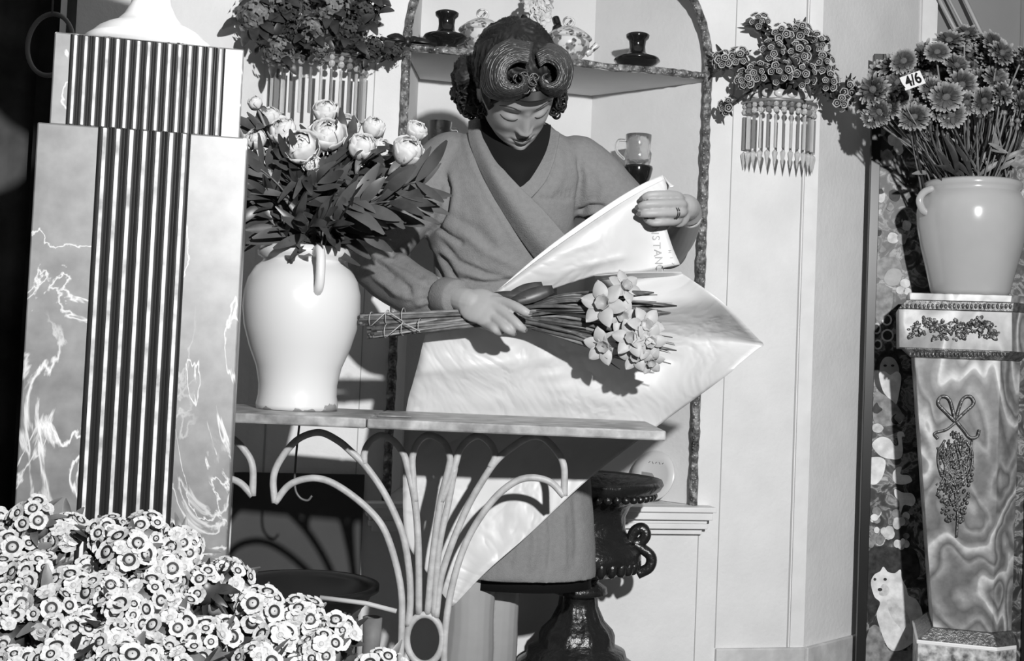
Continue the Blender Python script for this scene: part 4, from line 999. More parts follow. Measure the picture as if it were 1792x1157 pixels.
def sheet(rows_, nseg, amp, m, nm, par, solid=.0006, ridges=(), **k):
    R = [spl([P(*q) for q in r], nseg) for r in rows_]
    n = len(R[0]); cols = [spl([R[i][j] for i in range(len(R))], nseg) for j in range(n)]
    mr = len(cols[0]); vs = []
    for j in range(n):
        for i in range(mr):
            v = cols[j][i]; x, y = PX(v); e = min(j, n - 1 - j, i, mr - 1 - i) / 6; e = min(1, e) * .8 + .2
            d = fold_noise(v, amp) * e
            for (a, c, w_, am) in ridges:
                a2_, c2_ = Vector(a), Vector(c); ee = c2_ - a2_; t = max(0, min(1, (Vector((x, y)) - a2_).dot(ee) / ee.length_squared)); ds_ = (Vector((x, y)) - a2_ - ee * t).length
                d += am * max(0, 1 - ds_ / w_)
            vs.append(v + Vector((0, -d, 0)))
    b = MB(); b.add(vs, [(j * mr + i, (j + 1) * mr + i, (j + 1) * mr + i + 1, j * mr + i + 1) for j in range(n - 1) for i in range(mr - 1)])
    return b.build(nm, m, par, solid=solid, **k)
pc = P(930, 745, 2.28)
paper = thing('wrapping_paper', pc, 'large crumpled sheet of white wrapping paper held up by the woman, hanging behind the table', 'paper')
sheet([
 [(745, 583, 2.215), (850, 562, 2.215), (970, 530, 2.21), (1090, 495, 2.20), (1165, 478, 2.19), (1192, 477, 2.18)],
 [(738, 610, 2.225), (850, 600, 2.222), (980, 570, 2.215), (1100, 540, 2.195), (1200, 525, 2.165), (1262, 527, 2.13)],
 [(733, 632, 2.230), (853, 625, 2.224), (986, 603, 2.228), (1106, 578, 2.228), (1222, 568, 2.205), (1322, 588, 2.170)],
 [(728, 650, 2.235), (855, 640, 2.225), (990, 625, 2.235), (1110, 605, 2.24), (1230, 590, 2.225), (1336, 603, 2.19)],
 [(725, 661, 2.242), (852, 655, 2.233), (988, 643, 2.240), (1106, 625, 2.243), (1222, 606, 2.23), (1326, 611, 2.188)],
 [(722, 672, 2.248), (850, 668, 2.24), (985, 660, 2.244), (1100, 645, 2.246), (1205, 632, 2.235), (1290, 640, 2.18)],
 [(714, 700, 2.262), (845, 700, 2.255), (975, 698, 2.255), (1090, 690, 2.25), (1180, 672, 2.235), (1268, 660, 2.19)],
 [(708, 745, 2.277), (820, 746, 2.276), (930, 748, 2.276), (1020, 750, 2.275), (1095, 748, 2.272), (1152, 745, 2.265)],
 [(705, 840, 2.272), (775, 842, 2.27), (860, 842, 2.265), (930, 842, 2.26), (985, 838, 2.255), (1033, 836, 2.25)],
 [(710, 940, 2.262), (750, 942, 2.26), (800, 944, 2.255), (845, 945, 2.25), (885, 945, 2.245), (924, 937, 2.24)],
 [(745, 1000, 2.25), (765, 1003, 2.245), (790, 1005, 2.24), (815, 1005, 2.24), (835, 1003, 2.235), (852, 1000, 2.235)],
 [(788, 1058, 2.24), (789, 1059, 2.239), (790, 1060, 2.238), (791, 1061, 2.238), (792, 1061, 2.238), (794, 1060, 2.238)]],
 7, .0065, m_paper, 'hanging_sheet', paper, ridges=(((926, 578), (1012, 740), 9, .006), ((750, 585), (740, 740), 8, .004), ((800, 600), (760, 735), 9, -.004), ((860, 640), (820, 720), 10, .004)))
# upper flap drawn up to the left hand
sheet([
 [(864, 514, 2.165), (960, 441, 2.155), (1060, 372, 2.158), (1120, 335, 2.165), (1163, 313, 2.175)],
 [(868, 515, 2.160), (965, 450, 2.146), (1064, 385, 2.150), (1125, 350, 2.162), (1168, 335, 2.175)],
 [(874, 517, 2.162), (965, 468, 2.150), (1064, 418, 2.152), (1125, 395, 2.170), (1164, 385, 2.178)],
 [(878, 518, 2.165), (965, 488, 2.160), (1060, 452, 2.160), (1125, 440, 2.175), (1176, 430, 2.18)],
 [(882, 520, 2.175), (960, 508, 2.175), (1045, 482, 2.175), (1115, 477, 2.180), (1190, 463, 2.182)]],
 7, .0085, m_paper, 'raised_flap', paper, ridges=(((1000, 470), (1090, 450), 8, .003), ((990, 440), (1040, 425), 10, .004)))
sheet([[(868, 510, 2.182), (960, 432, 2.180), (1058, 362, 2.182), (1118, 325, 2.185), (1160, 306, 2.19)], [(872, 514, 2.182), (962, 440, 2.180), (1062, 372, 2.182), (1122, 338, 2.185), (1170, 322, 2.19)], [(880, 520, 2.182), (970, 455, 2.182), (1070, 392, 2.184), (1130, 360, 2.187), (1166, 345, 2.19)]], 6, .002, m_paper, 'back_fold', paper)
sheet([[(1160, 306, 2.19), (1168, 316, 2.185), (1180, 326, 2.175)], [(1164, 318, 2.19), (1169, 322, 2.18), (1172, 328, 2.175)]], 4, 0, m_paper, 'turned_corner', paper)
sheet([[(1040, 482, 2.168), (1110, 477, 2.165), (1192, 476, 2.17)], [(1042, 490, 2.195), (1112, 487, 2.195), (1200, 484, 2.185)]], 5, .002, m_paper, 'folded_edge', paper)
# shop name printed on the other side, seen reversed through the sheet and running downwards
m_print = mat('grey_print_showing_through', .34, .5, .4)
def glyph_text(txt, x, y0, y1, size, nm, sq_=1.0):
    n = len(txt)
    for i, ch in enumerate(txt):
        c = bpy.data.curves.new('t', 'FONT'); c.body = ch; c.align_x = 'CENTER'; c.align_y = 'CENTER'; c.size = size; c.extrude = .00008
        o = bpy.data.objects.new('t', c); COL.objects.link(o); dg = bpy.context.evaluated_depsgraph_get(); dg.update()
        me = bpy.data.meshes.new_from_object(o.evaluated_get(dg)); bpy.data.objects.remove(o); bpy.data.curves.remove(c)
        py = y0 + (y1 - y0) * (i / max(1, n - 1)); px = x[0] + (x[1] - x[0]) * (i / max(1, n - 1))
        base = P(px, py, 2.1); rx = (P(px + 10, py, 2.1) - base).normalized(); dn = (P(px, py + 10, 2.1) - base).normalized(); nn = rx.cross(dn)
        b = MB()
        vs = []
        for v in me.vertices:
            # letter x runs down the page, letter y runs to the right, mirrored as if seen from behind
            q = P(px, py, 2.1) + dn * v.co.x * sq_ + rx * v.co.y; qx, qy = PX(q)
            Yq = YF(qx, qy); vs.append(P(qx, qy, Yq - .0012) + Vector((0, v.co.z, 0)))
        b.add(vs, [tuple(p.vertices) for p in me.polygons]); b.build(nm, m_print, paper, smooth=False); bpy.data.meshes.remove(me)
def bvh_of(o):
    from mathutils.bvhtree import BVHTree
    dg = bpy.context.evaluated_depsgraph_get(); dg.update(); m2 = o.evaluated_get(dg).to_mesh(); M = o.matrix_world
    return BVHTree.FromPolygons([M @ v.co for v in m2.vertices], [tuple(p.vertices) for p in m2.polygons])
bpy.context.view_layer.update()
_fl = bvh_of([o for o in paper.children if o.name.startswith('raised_flap')][0])
def YF(px, py):
    o = Vector((0, 0, CAMZ)); d = (P(px, py, 2) - o).normalized(); h = _fl.ray_cast(o, d)
    return h[0].y if h[0] else 2.165
glyph_text('NSTANC', (1146, 1154), 403, 469, .0185, 'printed_letter')
glyph_text('HIX', (1172, 1178), 440, 462, .007, 'printed_letter')
# ------------------------------------------------------------------ bunch of flowers on the paper
m_stem = mat('grey_green_stem', .085, .45, .5, noise_amt=.45, noise_scale=60); m_stem2 = mat('pale_stem', .20, .45, .5, noise_amt=.3, noise_scale=50)
m_petal = mat('pale_petal', .42, .5, .3, noise_amt=.08, noise_scale=40); m_cup = mat('flower_cup', .30, .5, .3); m_leafd = mat('dark_leaf', .045, .4, .5, noise_amt=.4, noise_scale=40)
rb = random.Random(21)
def narcissus(cx, cy, Y, face_dir, size, stem_from, lab):
    c = P(cx, cy, Y); z = Vector(face_dir).normalized()
    t = thing('narcissus', c, lab, 'flower', 'narcissi in the bunch on the paper')
    u = z.orthogonal().normalized(); v = z.cross(u); a0_ = rb.uniform(0, 2)
    for k in range(6):
        a = a0_ + PI * k / 3; d = u * math.cos(a) + v * math.sin(a)
        b = MB(); b.leaf(c + d * size * .12 + z * .001 * (k % 2), c + d * size + z * size * rb.uniform(.02, .22), size * .66, z, rb.uniform(-.06, .10), 8, .3, prof=lambda q: max(0, math.sin(PI * (q * .97 + .03))) ** .75 * (1.1 - .35 * q)); b.build('petal', m_petal, t, solid=.0005)
    b = MB(); n = 20; R_ = size * .27; L_ = size * .34
    M = Matrix((u, v, z)).transposed()
    b.lathe([(R_ * .3, 0), (R_ * .8, L_ * .2), (R_ * .85, L_ * .7), (R_ * 1.15, L_), (R_ * 1.0, L_ * .97), (R_ * .7, L_ * .5), (.0001, L_ * .15)], c, 18, M, wob=lambda a, i: 1 + (.09 * math.sin(a * 7) if i in (3, 4) else 0)); b.build('cup', m_cup, t)
    b = MB(); e = P(*stem_from); hx = P(872, 556 + rb.uniform(-12, 10), rb.uniform(2.150, 2.168)); mid = P(975, 556 + (cy - 575) * .45 + rb.uniform(-4, 4), 2.145)
    b.tube(spl([c - z * .002, c - z * size * .45 + (e - c) * .04, mid, hx, e], 8), [.0016] + [.0024] * 8 + [.0028] * 24, 8); b.build('stem', m_stem2, t)
def send(i):    # where a stem ends at the tied bundles on the left
    if i % 2: return (rb.uniform(626, 640), rb.uniform(550, 568), rb.uniform(2.150, 2.166))
    return (rb.uniform(640, 668), rb.uniform(573, 590), rb.uniform(2.135, 2.150))
NF = [(1092, 503, 2.115, (.5, -1, .5), .034, 'pale narcissus at the top of the bunch, nearest the raised flap'),
 (1058, 533, 2.095, (-.45, -1, .25), .044, 'large pale narcissus with pointed petals, upper left of the bloom cluster'),
 (1088, 553, 2.105, (.1, -1, -.1), .033, 'pale narcissus half hidden in the middle of the bunch, above the big cluster'),
 (1056, 604, 2.115, (-.2, -1, -.25), .036, 'pale narcissus hanging lowest on the left side of the bunch'),
 (1128, 572, 2.085, (.3, -1, .3), .036, 'pale narcissus at the top of the right hand cluster'),
 (1106, 592, 2.080, (-.2, -1, .1), .036, 'pale narcissus facing out at the left of the right hand cluster'),
 (1134, 598, 2.082, (.35, -1, -.1), .034, 'pale narcissus facing out at the right of the right hand cluster'),
 (1112, 622, 2.088, (-.1, -1, -.4), .030, 'pale narcissus low down in the right hand cluster'),
 (1138, 632, 2.095, (.25, -1, -.5), .026, 'small pale narcissus at the very bottom of the bunch')]
for i, (cx, cy, Y, fd, sz_, lab) in enumerate(NF): narcissus(cx, cy, Y, fd, sz_, send(i), lab)
# narrow leaves and stems without open flowers
SLV = []; BUD = []
for i in range(58):
    e = P(*send(i)); up = i % 2
    tx, ty = [(rb.uniform(1040, 1185), rb.uniform(505, 560)), (rb.uniform(1060, 1185), rb.uniform(560, 662))][0 if up else 1]
    if not up and tx > 1150: ty = rb.uniform(590, 650)
    Yt = rb.uniform(2.10, 2.15); hx = P(rb.uniform(860, 885), (546 if up else 560) + rb.uniform(-9, 8), rb.uniform(2.150, 2.172)); mid = P(990, 554 + (ty - 575) * .50 + rb.uniform(-8, 8), rb.uniform(2.12, 2.17))
    tip = P(tx, ty, Yt); b = MB(); r = rb.uniform(.0026, .0046)
    q = spl([e, hx, mid, tip], 8)
    if i % 3 == 0: b.tube(q, [r * .8] * (len(q) - 6) + [r * (1.0, 1.3, 1.5, 1.4, 1.0, .3)[k] for k in range(6)], 7); nm = 'flower_bud'; lab = 'unopened bud on a long stem in the bunch held on the paper'
    else:
        n = len(q); b.tube(q, [r * (1 if k < n * .7 else max(.12, 1 - (k / n - .7) / .32)) for k in range(n)], 6, flat=(Vector((0, -1, .3)).normalized(), .4)); nm = 'strap_leaf'; lab = 'long narrow strap leaf running through the bunch on the paper'
    o_ = b.build(nm, (m_stem, m_stem2, m_stem)[i % 3] if i % 5 else m_leafd, label=lab, cat='flower bud' if nm == 'flower_bud' else 'leaf', group='unopened buds in the bunch' if nm == 'flower_bud' else 'strap leaves in the bunch')
    (BUD if nm == 'flower_bud' else SLV).append((o_, tx, ty))
name_rows(SLV, 'narrow strap leaf in the bunch', ((560, 'among the upper leaf tips'), (600, 'among the middle leaf tips'), (999, 'among the lower leaf tips')))
name_rows(BUD, 'unopened bud in the bunch', ((560, 'among the upper buds'), (999, 'among the lower buds')))
for k, (a, c, w_) in enumerate((((888, 522, 2.145), (950, 500, 2.15), .026), ((895, 530, 2.14), (968, 506, 2.15), .026), ((860, 516, 2.15), (935, 518, 2.142), .014))):
    b = MB(); b.leaf(P(*a), P(*c), w_, (0, -1, .2), .05, 6, .15, prof=lambda q: .55 + .45 * math.sin(PI * q)); b.build('broad_leaf', m_leafd, label='broad dark leaf folded flat beside the right hand, %s' % ('topmost', 'nearest the flowers', 'under the fingers')[k], cat='leaf', solid=.0008)
m_raffia = mat('raffia', .38, .6, .3)
for k, (x0, x1, ya, yb, Yc, ry) in enumerate(((650, 706, 559, 552, 2.150, 13), (676, 735, 580, 570, 2.136, 12))):
    b = MB()
    for t in (0, .5, 1.0):
        x = x0 + (x1 - x0) * t; y = ya + (yb - ya) * t; c = P(x, y, Yc + .008); s_ = SZ(ry, Yc)
        b.tube([c + Vector((.002 * math.sin(a), .017 * math.sin(a), s_ * math.cos(a))) for a in [2 * PI * i / 20 for i in range(21)]], .0008, 5, caps=False)
    b.tube([P(x0, ya + ry - 2, Yc - .012), P((x0 + x1) / 2, (ya + yb) / 2 - ry + 2, Yc - .014)], .001, 5); b.tube([P((x0 + x1) / 2, (ya + yb) / 2 - ry + 2, Yc - .014), P(x1, yb + ry - 2, Yc - .012)], .001, 5)
    b.build('raffia_tie', m_raffia, label='thin raffia tie wound round the %s of the two stem bundles' % ('upper', 'lower')[k], cat='tie', group='raffia ties on the stems')
b = MB(); a = P(660, 722, 2.02); a.z = ZT + .0024; c = Vector((a.x + .055, a.y + .012, a.z)); b.tube([a, c], .0018, 6); b.build('cut_stem', m_stem2, label='short cut stem lying on the table top right of the jar', cat='stem')
# ------------------------------------------------------------------ shelves and china in the niche
m_crust = MATS['crusted_arch_band']
def shelf(z, name, ins):
    n = 60; front = []
    for i in range(n + 1):
        t = i / n; p = AL.lerp(AR, t); off = .012 + .016 * abs(math.sin(t * PI * 3)) ** .7 * (.6 + .4 * math.sin(t * PI)) - ins
        if i in (0, n): off = -.012
        front.append(p + wn_ * (off - .006) + wd_ * (.010 if i == 0 else -.010 if i == n else 0))
    back = [BR + Vector((-.004, -.004)), BL + Vector((.004, -.004))]
    t = thing(name, (*((AL + AR) / 2), z), 'white scalloped niche shelf with a dark shell crusted front edge, %s' % ('upper one with the china' if ins == 0 else 'lower one behind the woman'), 'shelf', 'niche shelves')
    MB().prism([tuple(v) for v in front + back], z - .014, z).build('board', m_niche, t, smooth=False)
    b = MB(); q = [Vector((p.x, p.y, z - .006)) for p in front]; b.tube(q, [.0085 * (1 + .3 * noise.noise(p * 60)) for p in q], 8); b.build('crusted_edge', m_crust, t)
    return t
ZS = P(715, 80, 2.70).z; shelf(ZS, 'niche_shelf', 0)
ZS2 = P(1222, 386, 2.86).z; shelf(ZS2, 'niche_shelf', .012)
m_lustre = mat('dark_lustre_glaze', .010, .12, .8)
def turned(name, cx, Y, prof, z0, m, label, cat, parts=(), group=None):
    """prof: (radius px, y px) bottom to top, resting on height z0"""
    q = P(cx, prof[0][1], Y); t = thing(name, (q.x, Y, z0), label, cat, group)
    b = MB(); out = [(SZ(r, Y), P(cx, y, Y).z - q.z) for r, y in prof]; b.lathe(out, (q.x, Y, z0), 40, caps=False)
    b.build('body', m, t); return t, Vector((q.x, Y, z0)), lambda y: P(cx, y, Y).z - q.z + z0
for cx, dy, Y, side in ((780, 0, 2.735, 'left'), (1114, 41, 2.87, 'right')):
    t, c, zf = turned('flared_vase', cx, Y, [(20, 78 + dy), (24, 74 + dy), (22, 70 + dy), (34, 63 + dy), (41, 57 + dy), (39, 53 + dy), (22, 48 + dy), (15, 42 + dy), (14, 32 + dy), (15, 22 + dy), (20, 17 + dy), (21, 12 + dy), (18, 10 + dy), (13, 18 + dy), (12, 40 + dy)], ZS + .0005, m_lustre, 'dark glossy saucer bellied vase at the %s end of the upper shelf' % side, 'vase', 'dark saucer bellied vases')
m_china, nt, bs, N, L = nodes_of('sprigged_china')
tc = N('TexCoord'); v = N('TexVoronoi', Scale=75); n = N('TexNoise', Scale=45, Detail=2); r1 = N('ValToRGB'); r2 = N('ValToRGB'); ramp(r1, [(.22, .10), (.34, 1)]); ramp(r2, [(.50, 1), (.56, .25)]); mx = N('MixRGB', blend_type='MULTIPLY'); mx.inputs['Fac'].default_value = 1
L(tc.outputs['Object'], v.inputs['Vector']); L(tc.outputs['Object'], n.inputs['Vector']); L(v.outputs['Distance'], r1.inputs['Fac']); L(n.outputs['Fac'], r2.inputs['Fac']); L(r1.outputs['Color'], mx.inputs['Color1']); L(r2.outputs['Color'], mx.inputs['Color2'])
m2 = N('MixRGB', blend_type='MIX'); m2.inputs['Color1'].default_value = (.07, .07, .07, 1); m2.inputs['Color2'].default_value = (.62, .62, .62, 1); L(mx.outputs['Color'], m2.inputs['Fac']); L(m2.outputs['Color'], bs.inputs['Base Color']); bs.inputs['Roughness'].default_value = .2
for cx, dy, Y, lab in ((842, 0, 2.79, 'sprigged white china tureen with a ring knob lid, beside the left dark vase'), (993, 14, 2.83, 'sprigged white china tureen with side spout, just right of the woman\'s head')):
    t, c, zf = turned('tureen', cx, Y, [(20, 90 + dy), (24, 86 + dy), (18, 82 + dy), (30, 72 + dy), (37, 60 + dy), (38, 50 + dy), (36, 44 + dy), (33, 46 + dy)], ZS + .0005, m_china, lab, 'tureen', 'china tureens on the upper shelf')
    b = MB(); k_ = Y / F; b.lathe([(38 * k_, zf(46 + dy)), (42 * k_, zf(43 + dy)), (41 * k_, zf(40 + dy)), (30 * k_, zf(31 + dy)), (18 * k_, zf(24 + dy)), (8 * k_, zf(21 + dy)), (.0001, zf(20 + dy))], (c.x, c.y, 0), 40); b.build('lid', m_china, t)
    b = MB(); cc = Vector((c.x, c.y, zf(13 + dy))); b.tube([cc + Vector((math.cos(a) * .0125, .004 * math.cos(a), math.sin(a) * .011)) for a in [2 * PI * i / 20 for i in range(21)]], .0026, 8, caps=False); b.tube([cc + Vector((-.006, 0, -.010)), cc + Vector((.006, 0, .004))], .003, 6); b.build('knob', m_china, t)
    if dy:
        b = MB(); b.tube(spl([Vector((c.x + 32 * k_, c.y, zf(66 + dy))), Vector((c.x + 42 * k_, c.y, zf(60 + dy))), Vector((c.x + 52 * k_, c.y, zf(50 + dy)))], 5), [.010] * 4 + [.007] * 4 + [.0075] * 3, 10); b.build('spout', m_china, t)
# dark two handled vase with a white spray, behind the head
t, c, zf = turned('two_handled_vase', 942, 2.86, [(16, 96), (20, 92), (14, 86), (24, 74), (28, 62), (20, 50), (16, 44), (20, 40), (16, 42)], ZS + .0005, m_china, 'flowered vase with glossy dark scroll handles behind the woman\'s head', 'vase')
for sg in (-1, 1):
    b = MB(); b.tube(spl([Vector((c.x + sg * .020, c.y, zf(72))), Vector((c.x + sg * .034, c.y - .005, zf(62))), Vector((c.x + sg * .038, c.y - .01, zf(44))), Vector((c.x + sg * .043, c.y - .01, zf(26))), Vector((c.x + sg * .037, c.y, zf(8)))], 6), [.006] * 6 + [.011] * 7 + [.013] * 6 + [.009] * 6, 12); b.build('handle', m_lustre, t)
m_wpet = mat('white_petal', .62, .5, .3, noise_amt=.10, noise_scale=30)
rn = random.Random(5)
for k in range(5):
    tip = P(942 + (-16, 14, 0, -6, 10)[k], (4, -6, -34, -60, -44)[k], 2.88); base = Vector((c.x, c.y, zf(44)))
    g = thing('gladiolus', base, 'white gladiolus spray in the dark handled vase, %s' % ('leaning left', 'leaning right', 'upright in the middle', 'tall and leaning a little left', 'tall and leaning a little right')[k], 'flower', 'white gladioli behind the head')
    b = MB(); b.tube([base, tip], .0022, 6); b.build('stem', m_stem2, g)
    b = MB()
    for j in range(7):
        p = base.lerp(tip, .35 + .65 * j / 6); d = Vector((rn.uniform(-1, 1), rn.uniform(-1.4, -.2), rn.uniform(-.2, .6))).normalized(); u = d.orthogonal().normalized(); v_ = d.cross(u)
        for q in range(6):
            a = PI * q / 3 + j; e = u * math.cos(a) + v_ * math.sin(a); b.leaf(p + d * .004, p + d * .012 + e * .019, .015, d, .1, 5, .2)
    b.build('florets', m_wpet, g, solid=.0005)
# --- cut glass jug on a dark goblet stand, on the lower shelf
m_glass = mat('clear_cut_glass', .92, .04, .5, trans=.92, ior=1.45, bump=.5, bump_scale=60)
def on_shelf2(cx, Y): q = P(cx, 400, Y); return Vector((q.x, Y, ZS2))
Yg = 2.86
t, c, zf = turned('dark_goblet', 1112, Yg, [(24, 392), (25, 389), (8, 384), (7, 360), (9, 350), (17, 336), (24, 320), (27, 306), (26, 302), (22, 303), (18, 325), (4, 345)], ZS2 + .0005, m_lustre, 'dark glossy goblet carrying the cut glass jug on the lower shelf', 'goblet')
ztop = zf(302); kk = Yg / F
jg = thing('glass_jug', (c.x, c.y, ztop), 'small clear cut glass jug standing on the dark goblet', 'jug')
b = MB(); b.lathe([(20 * kk, ztop + .001), (23 * kk, ztop + .012), (24 * kk, ztop + .030), (21 * kk, ztop + .040), (22 * kk, ztop + .055), (23 * kk, ztop + .074), (21.5 * kk, ztop + .074), (19.5 * kk, ztop + .042), (21.5 * kk, ztop + .014), (.0001, ztop + .006)], (c.x, c.y, 0), 32, caps=True); b.build('body', m_glass, jg)
b = MB(); b.tube(spl([Vector((c.x - 22 * kk, c.y, ztop + .060)), Vector((c.x - 36 * kk, c.y, ztop + .058)), Vector((c.x - 38 * kk, c.y, ztop + .035)), Vector((c.x - 23 * kk, c.y, ztop + .014))], 6), .0035, 8); b.build('handle', m_glass, jg)
c = on_shelf2(762, 2.84); hgt = P(762, 213, 2.84).z - ZS2; kk = 2.84 / F
mg = thing('glass_tankard', c, 'clear glass tankard with a handle on the lower shelf behind the left shoulder', 'tankard')
b = MB(); b.lathe([(21 * kk, .0005), (22 * kk, .02), (19 * kk, hgt * .5), (21 * kk, hgt), (19.5 * kk, hgt), (17.5 * kk, hgt * .5), (.0001, .01)], c, 32); b.build('body', m_glass, mg)
b = MB(); b.tube(spl([c + Vector((20 * kk, 0, hgt * .92)), c + Vector((34 * kk, 0, hgt * .88)), c + Vector((34 * kk, 0, hgt * .5)), c + Vector((20 * kk, 0, hgt * .35))], 6), .0035, 8); b.build('handle', m_glass, mg)
# --- plate leaning against the right cheek of the niche
pc_ = P(1146, 806, 2.90); R_ = SZ(44, 2.90)
ck = (AR - BR).normalized(); cn_ = Vector((-ck.y, ck.x)); cn_ = cn_ if cn_.y < 0 else -cn_
pn = Vector((cn_.x, cn_.y, .25)).normalized()
pc_.z = ZLEDGE + R_ * .97 + .001; 
pl = thing('china_plate', (pc_.x, pc_.y, ZLEDGE), 'round pale china plate propped against the wall at the bottom of the niche', 'plate')
Mq = Vector(pn).to_track_quat('Z', 'Y').to_matrix()
b = MB(); b.lathe([(.0001, -.001), (R_ * .6, -.001), (R_, .006), (R_, .008), (R_ * .62, .002), (.0001, .0015)], pc_, 44, Mq); b.build('dish', mat('ivory_china', .62, .3, .5), pl)
b = MB(); ctr = pc_ + Mq @ Vector((0, 0, .0022)); u_, v_ = Mq @ Vector((1, 0, 0)), Mq @ Vector((0, 1, 0))
if v_.z < 0: v_ = -v_
if u_.x < 0: u_ = -u_
b.extrude_poly([ctr + u_ * (x * R_) + v_ * (y * R_) for x, y in [(-.6, .12), (-.1, .10), (.05, -.05), (.04, -.3), (-.1, -.48), (-.35, -.45), (-.55, -.2)]], pn * .0004); b.build('painted_motif', mat('grey_painted_motif', .30, .4, .4), pl, smooth=False)
b = MB()
for k in range(5): b.tube([ctr + u_ * R_ * (-.35 + k * .16) + v_ * R_ * (.50 + .06 * (k % 2)), ctr + u_ * R_ * (-.28 + k * .16) + v_ * R_ * (.56 - .08 * (k % 2))], .0007, 4)
b.build('painted_sprig', mat('dark_painted_sprig', .08, .4, .4), pl)
# --- dark ribbon bow with a bell, tied on the left of the arch band
m_rib = mat('dark_ribbon', .012, .4, .5)
bc = wallpt(.004, P(702, 77, 2.70).z, .022)
bw = thing('ribbon_bow', bc, 'dark twiggy bow tied across the left side of the arch band', 'bow')
b = MB(); b.ball(bc, (.010, .010, .012), 10, 8)
for dx_, dz, w_ in ((-.045, .008, .016), (-.030, -.010, .012), (.030, .004, .014), (.055, -.004, .012), (-.012, -.02, .010), (-.05, .0, .010)): b.leaf(bc, bc + Vector((dx_, -.008, dz)), w_, (0, -1, .3), .2, 6, .4)
b.tube([bc + Vector((-.06, 0, .006)), bc, bc + Vector((.065, .0, -.002))], .003, 6)
b.build('ribbon', m_rib, bw, solid=.0006)
b = MB(); q = bc + Vector((-.022, -.006, -.010)); b.tube([bc, q], .0012, 5); b.lathe([(.010, -.018), (.009, -.012), (.006, -.004), (.001, 0)], q, 16, Matrix.Rotation(.5, 3, 'Y')); b.build('bell', mat('dull_bell_metal', .18, .3, .6, metal=.5), bw)
# ------------------------------------------------------------------ flowers
m_wp = mat('white_floret_petal', .45, .6, .2, noise_amt=.18, noise_scale=260); m_dk = mat('dark_floret_ring', .015, .6, .3); m_eye = mat('floret_eye', .36, .5, .3)
m_dp = mat('dark_floret_petal', .030, .6, .3); m_rim = mat('pale_floret_rim', .40, .5, .3)
m_gl = mat('mid_leaf', .11, .45, .5, noise_amt=.35, noise_scale=45); m_gl2 = mat('deep_leaf', .035, .4, .5, noise_amt=.4, noise_scale=45)
KEEP = []
def floret_proto(nm, petal, ring, eye, r, wide):
    """five lapped round petals in a shallow cup, a dark ring and a pale eye, built at the origin facing +Z, one mesh"""
    b = MB(); 
    for k in range(5):
        a = 2 * PI * k / 5; u = Vector((math.cos(a), math.sin(a), 0)); v = Vector((-u.y, u.x, 0)); vs = []; n = 9; b.cur = 0
        ring_ = []
        for i in range(n):
            t = -1 + 2 * i / (n - 1); rr = r * (.80 + .22 * math.cos(t * 1.35) + .03 * math.sin(t * 9 + k)); an = t * .70
            ring_.append(u * rr * math.cos(an) + v * rr * math.sin(an) + Vector((0, 0, r * (.16 + .05 * math.cos(k * 2.1) + .07 * t))))
        inn = [u * r * .34 * math.cos(-.62 + 1.24 * i / (n - 1)) + v * r * .34 * math.sin(-.62 + 1.24 * i / (n - 1)) for i in range(n)]
        b.add(inn + ring_, [(i, i + n, i + n + 1, i + 1) for i in range(n - 1)])
    b.cur = 1; m = 20
    def disc(r0, r1, z, c): b.cur = c; b.add([Vector((rr * math.cos(2 * PI * i / m), rr * math.sin(2 * PI * i / m), z + (rr * .12))) for rr in (r0, r1) for i in range(m)], [(i, (i + 1) % m, m + (i + 1) % m, m + i) for i in range(m)])
    disc(r * wide[0], r * wide[1], r * .055, 1)
    b.cur = 2; b.ball((0, 0, r * .05), (r * wide[0] * 1.02, r * wide[0] * 1.02, r * .14), 14, 6)
    b.cur = 1; b.ball((0, 0, r * .17), (r * .07, r * .07, r * .05), 8, 4)
    return b.build(nm, [petal, ring, eye], origin=(0, 0, 0), recalc=False)
fw = floret_proto('floret', m_wp, m_dk, m_eye, .0115, (.36, .56))
fw2 = floret_proto('floret', m_wp, m_dk, m_eye, .0100, (.30, .46)); fw3 = floret_proto('floret', m_wp, m_rim, m_eye, .0105, (.28, .40))
fd = floret_proto('floret', m_dp, m_rim, m_rim, .0098, (.30, .0))
# the dark kind has a pale edge and a pale eye on a dark petal
def dark_floret():
    b = MB(); r = .0098; m = 22
    def ringm(r0, r1, z0, z1, c, wob=.0):
        b.cur = c; b.add([Vector((rr * (1 + wob * math.cos(5 * 2 * PI * i / m)) * math.cos(2 * PI * i / m), rr * (1 + wob * math.cos(5 * 2 * PI * i / m)) * math.sin(2 * PI * i / m), z)) for rr, z in ((r0, z0), (r1, z1)) for i in range(m)], [(i, (i + 1) % m, m + (i + 1) % m, m + i) for i in range(m)])
    ringm(r * .05, r * .28, .0008, .0008, 0); ringm(r * .28, r * .46, .0008, .001, 2); ringm(r * .46, r * .76, .001, .002, 0, .04); ringm(r * .76, r, .002, .0034, 1, .07)
    return b.build('floret', [m_dk, m_rim, m_eye], origin=(0, 0, 0), recalc=False)
bpy.data.objects.remove(fd); fd = dark_floret()
rf = random.Random(77)
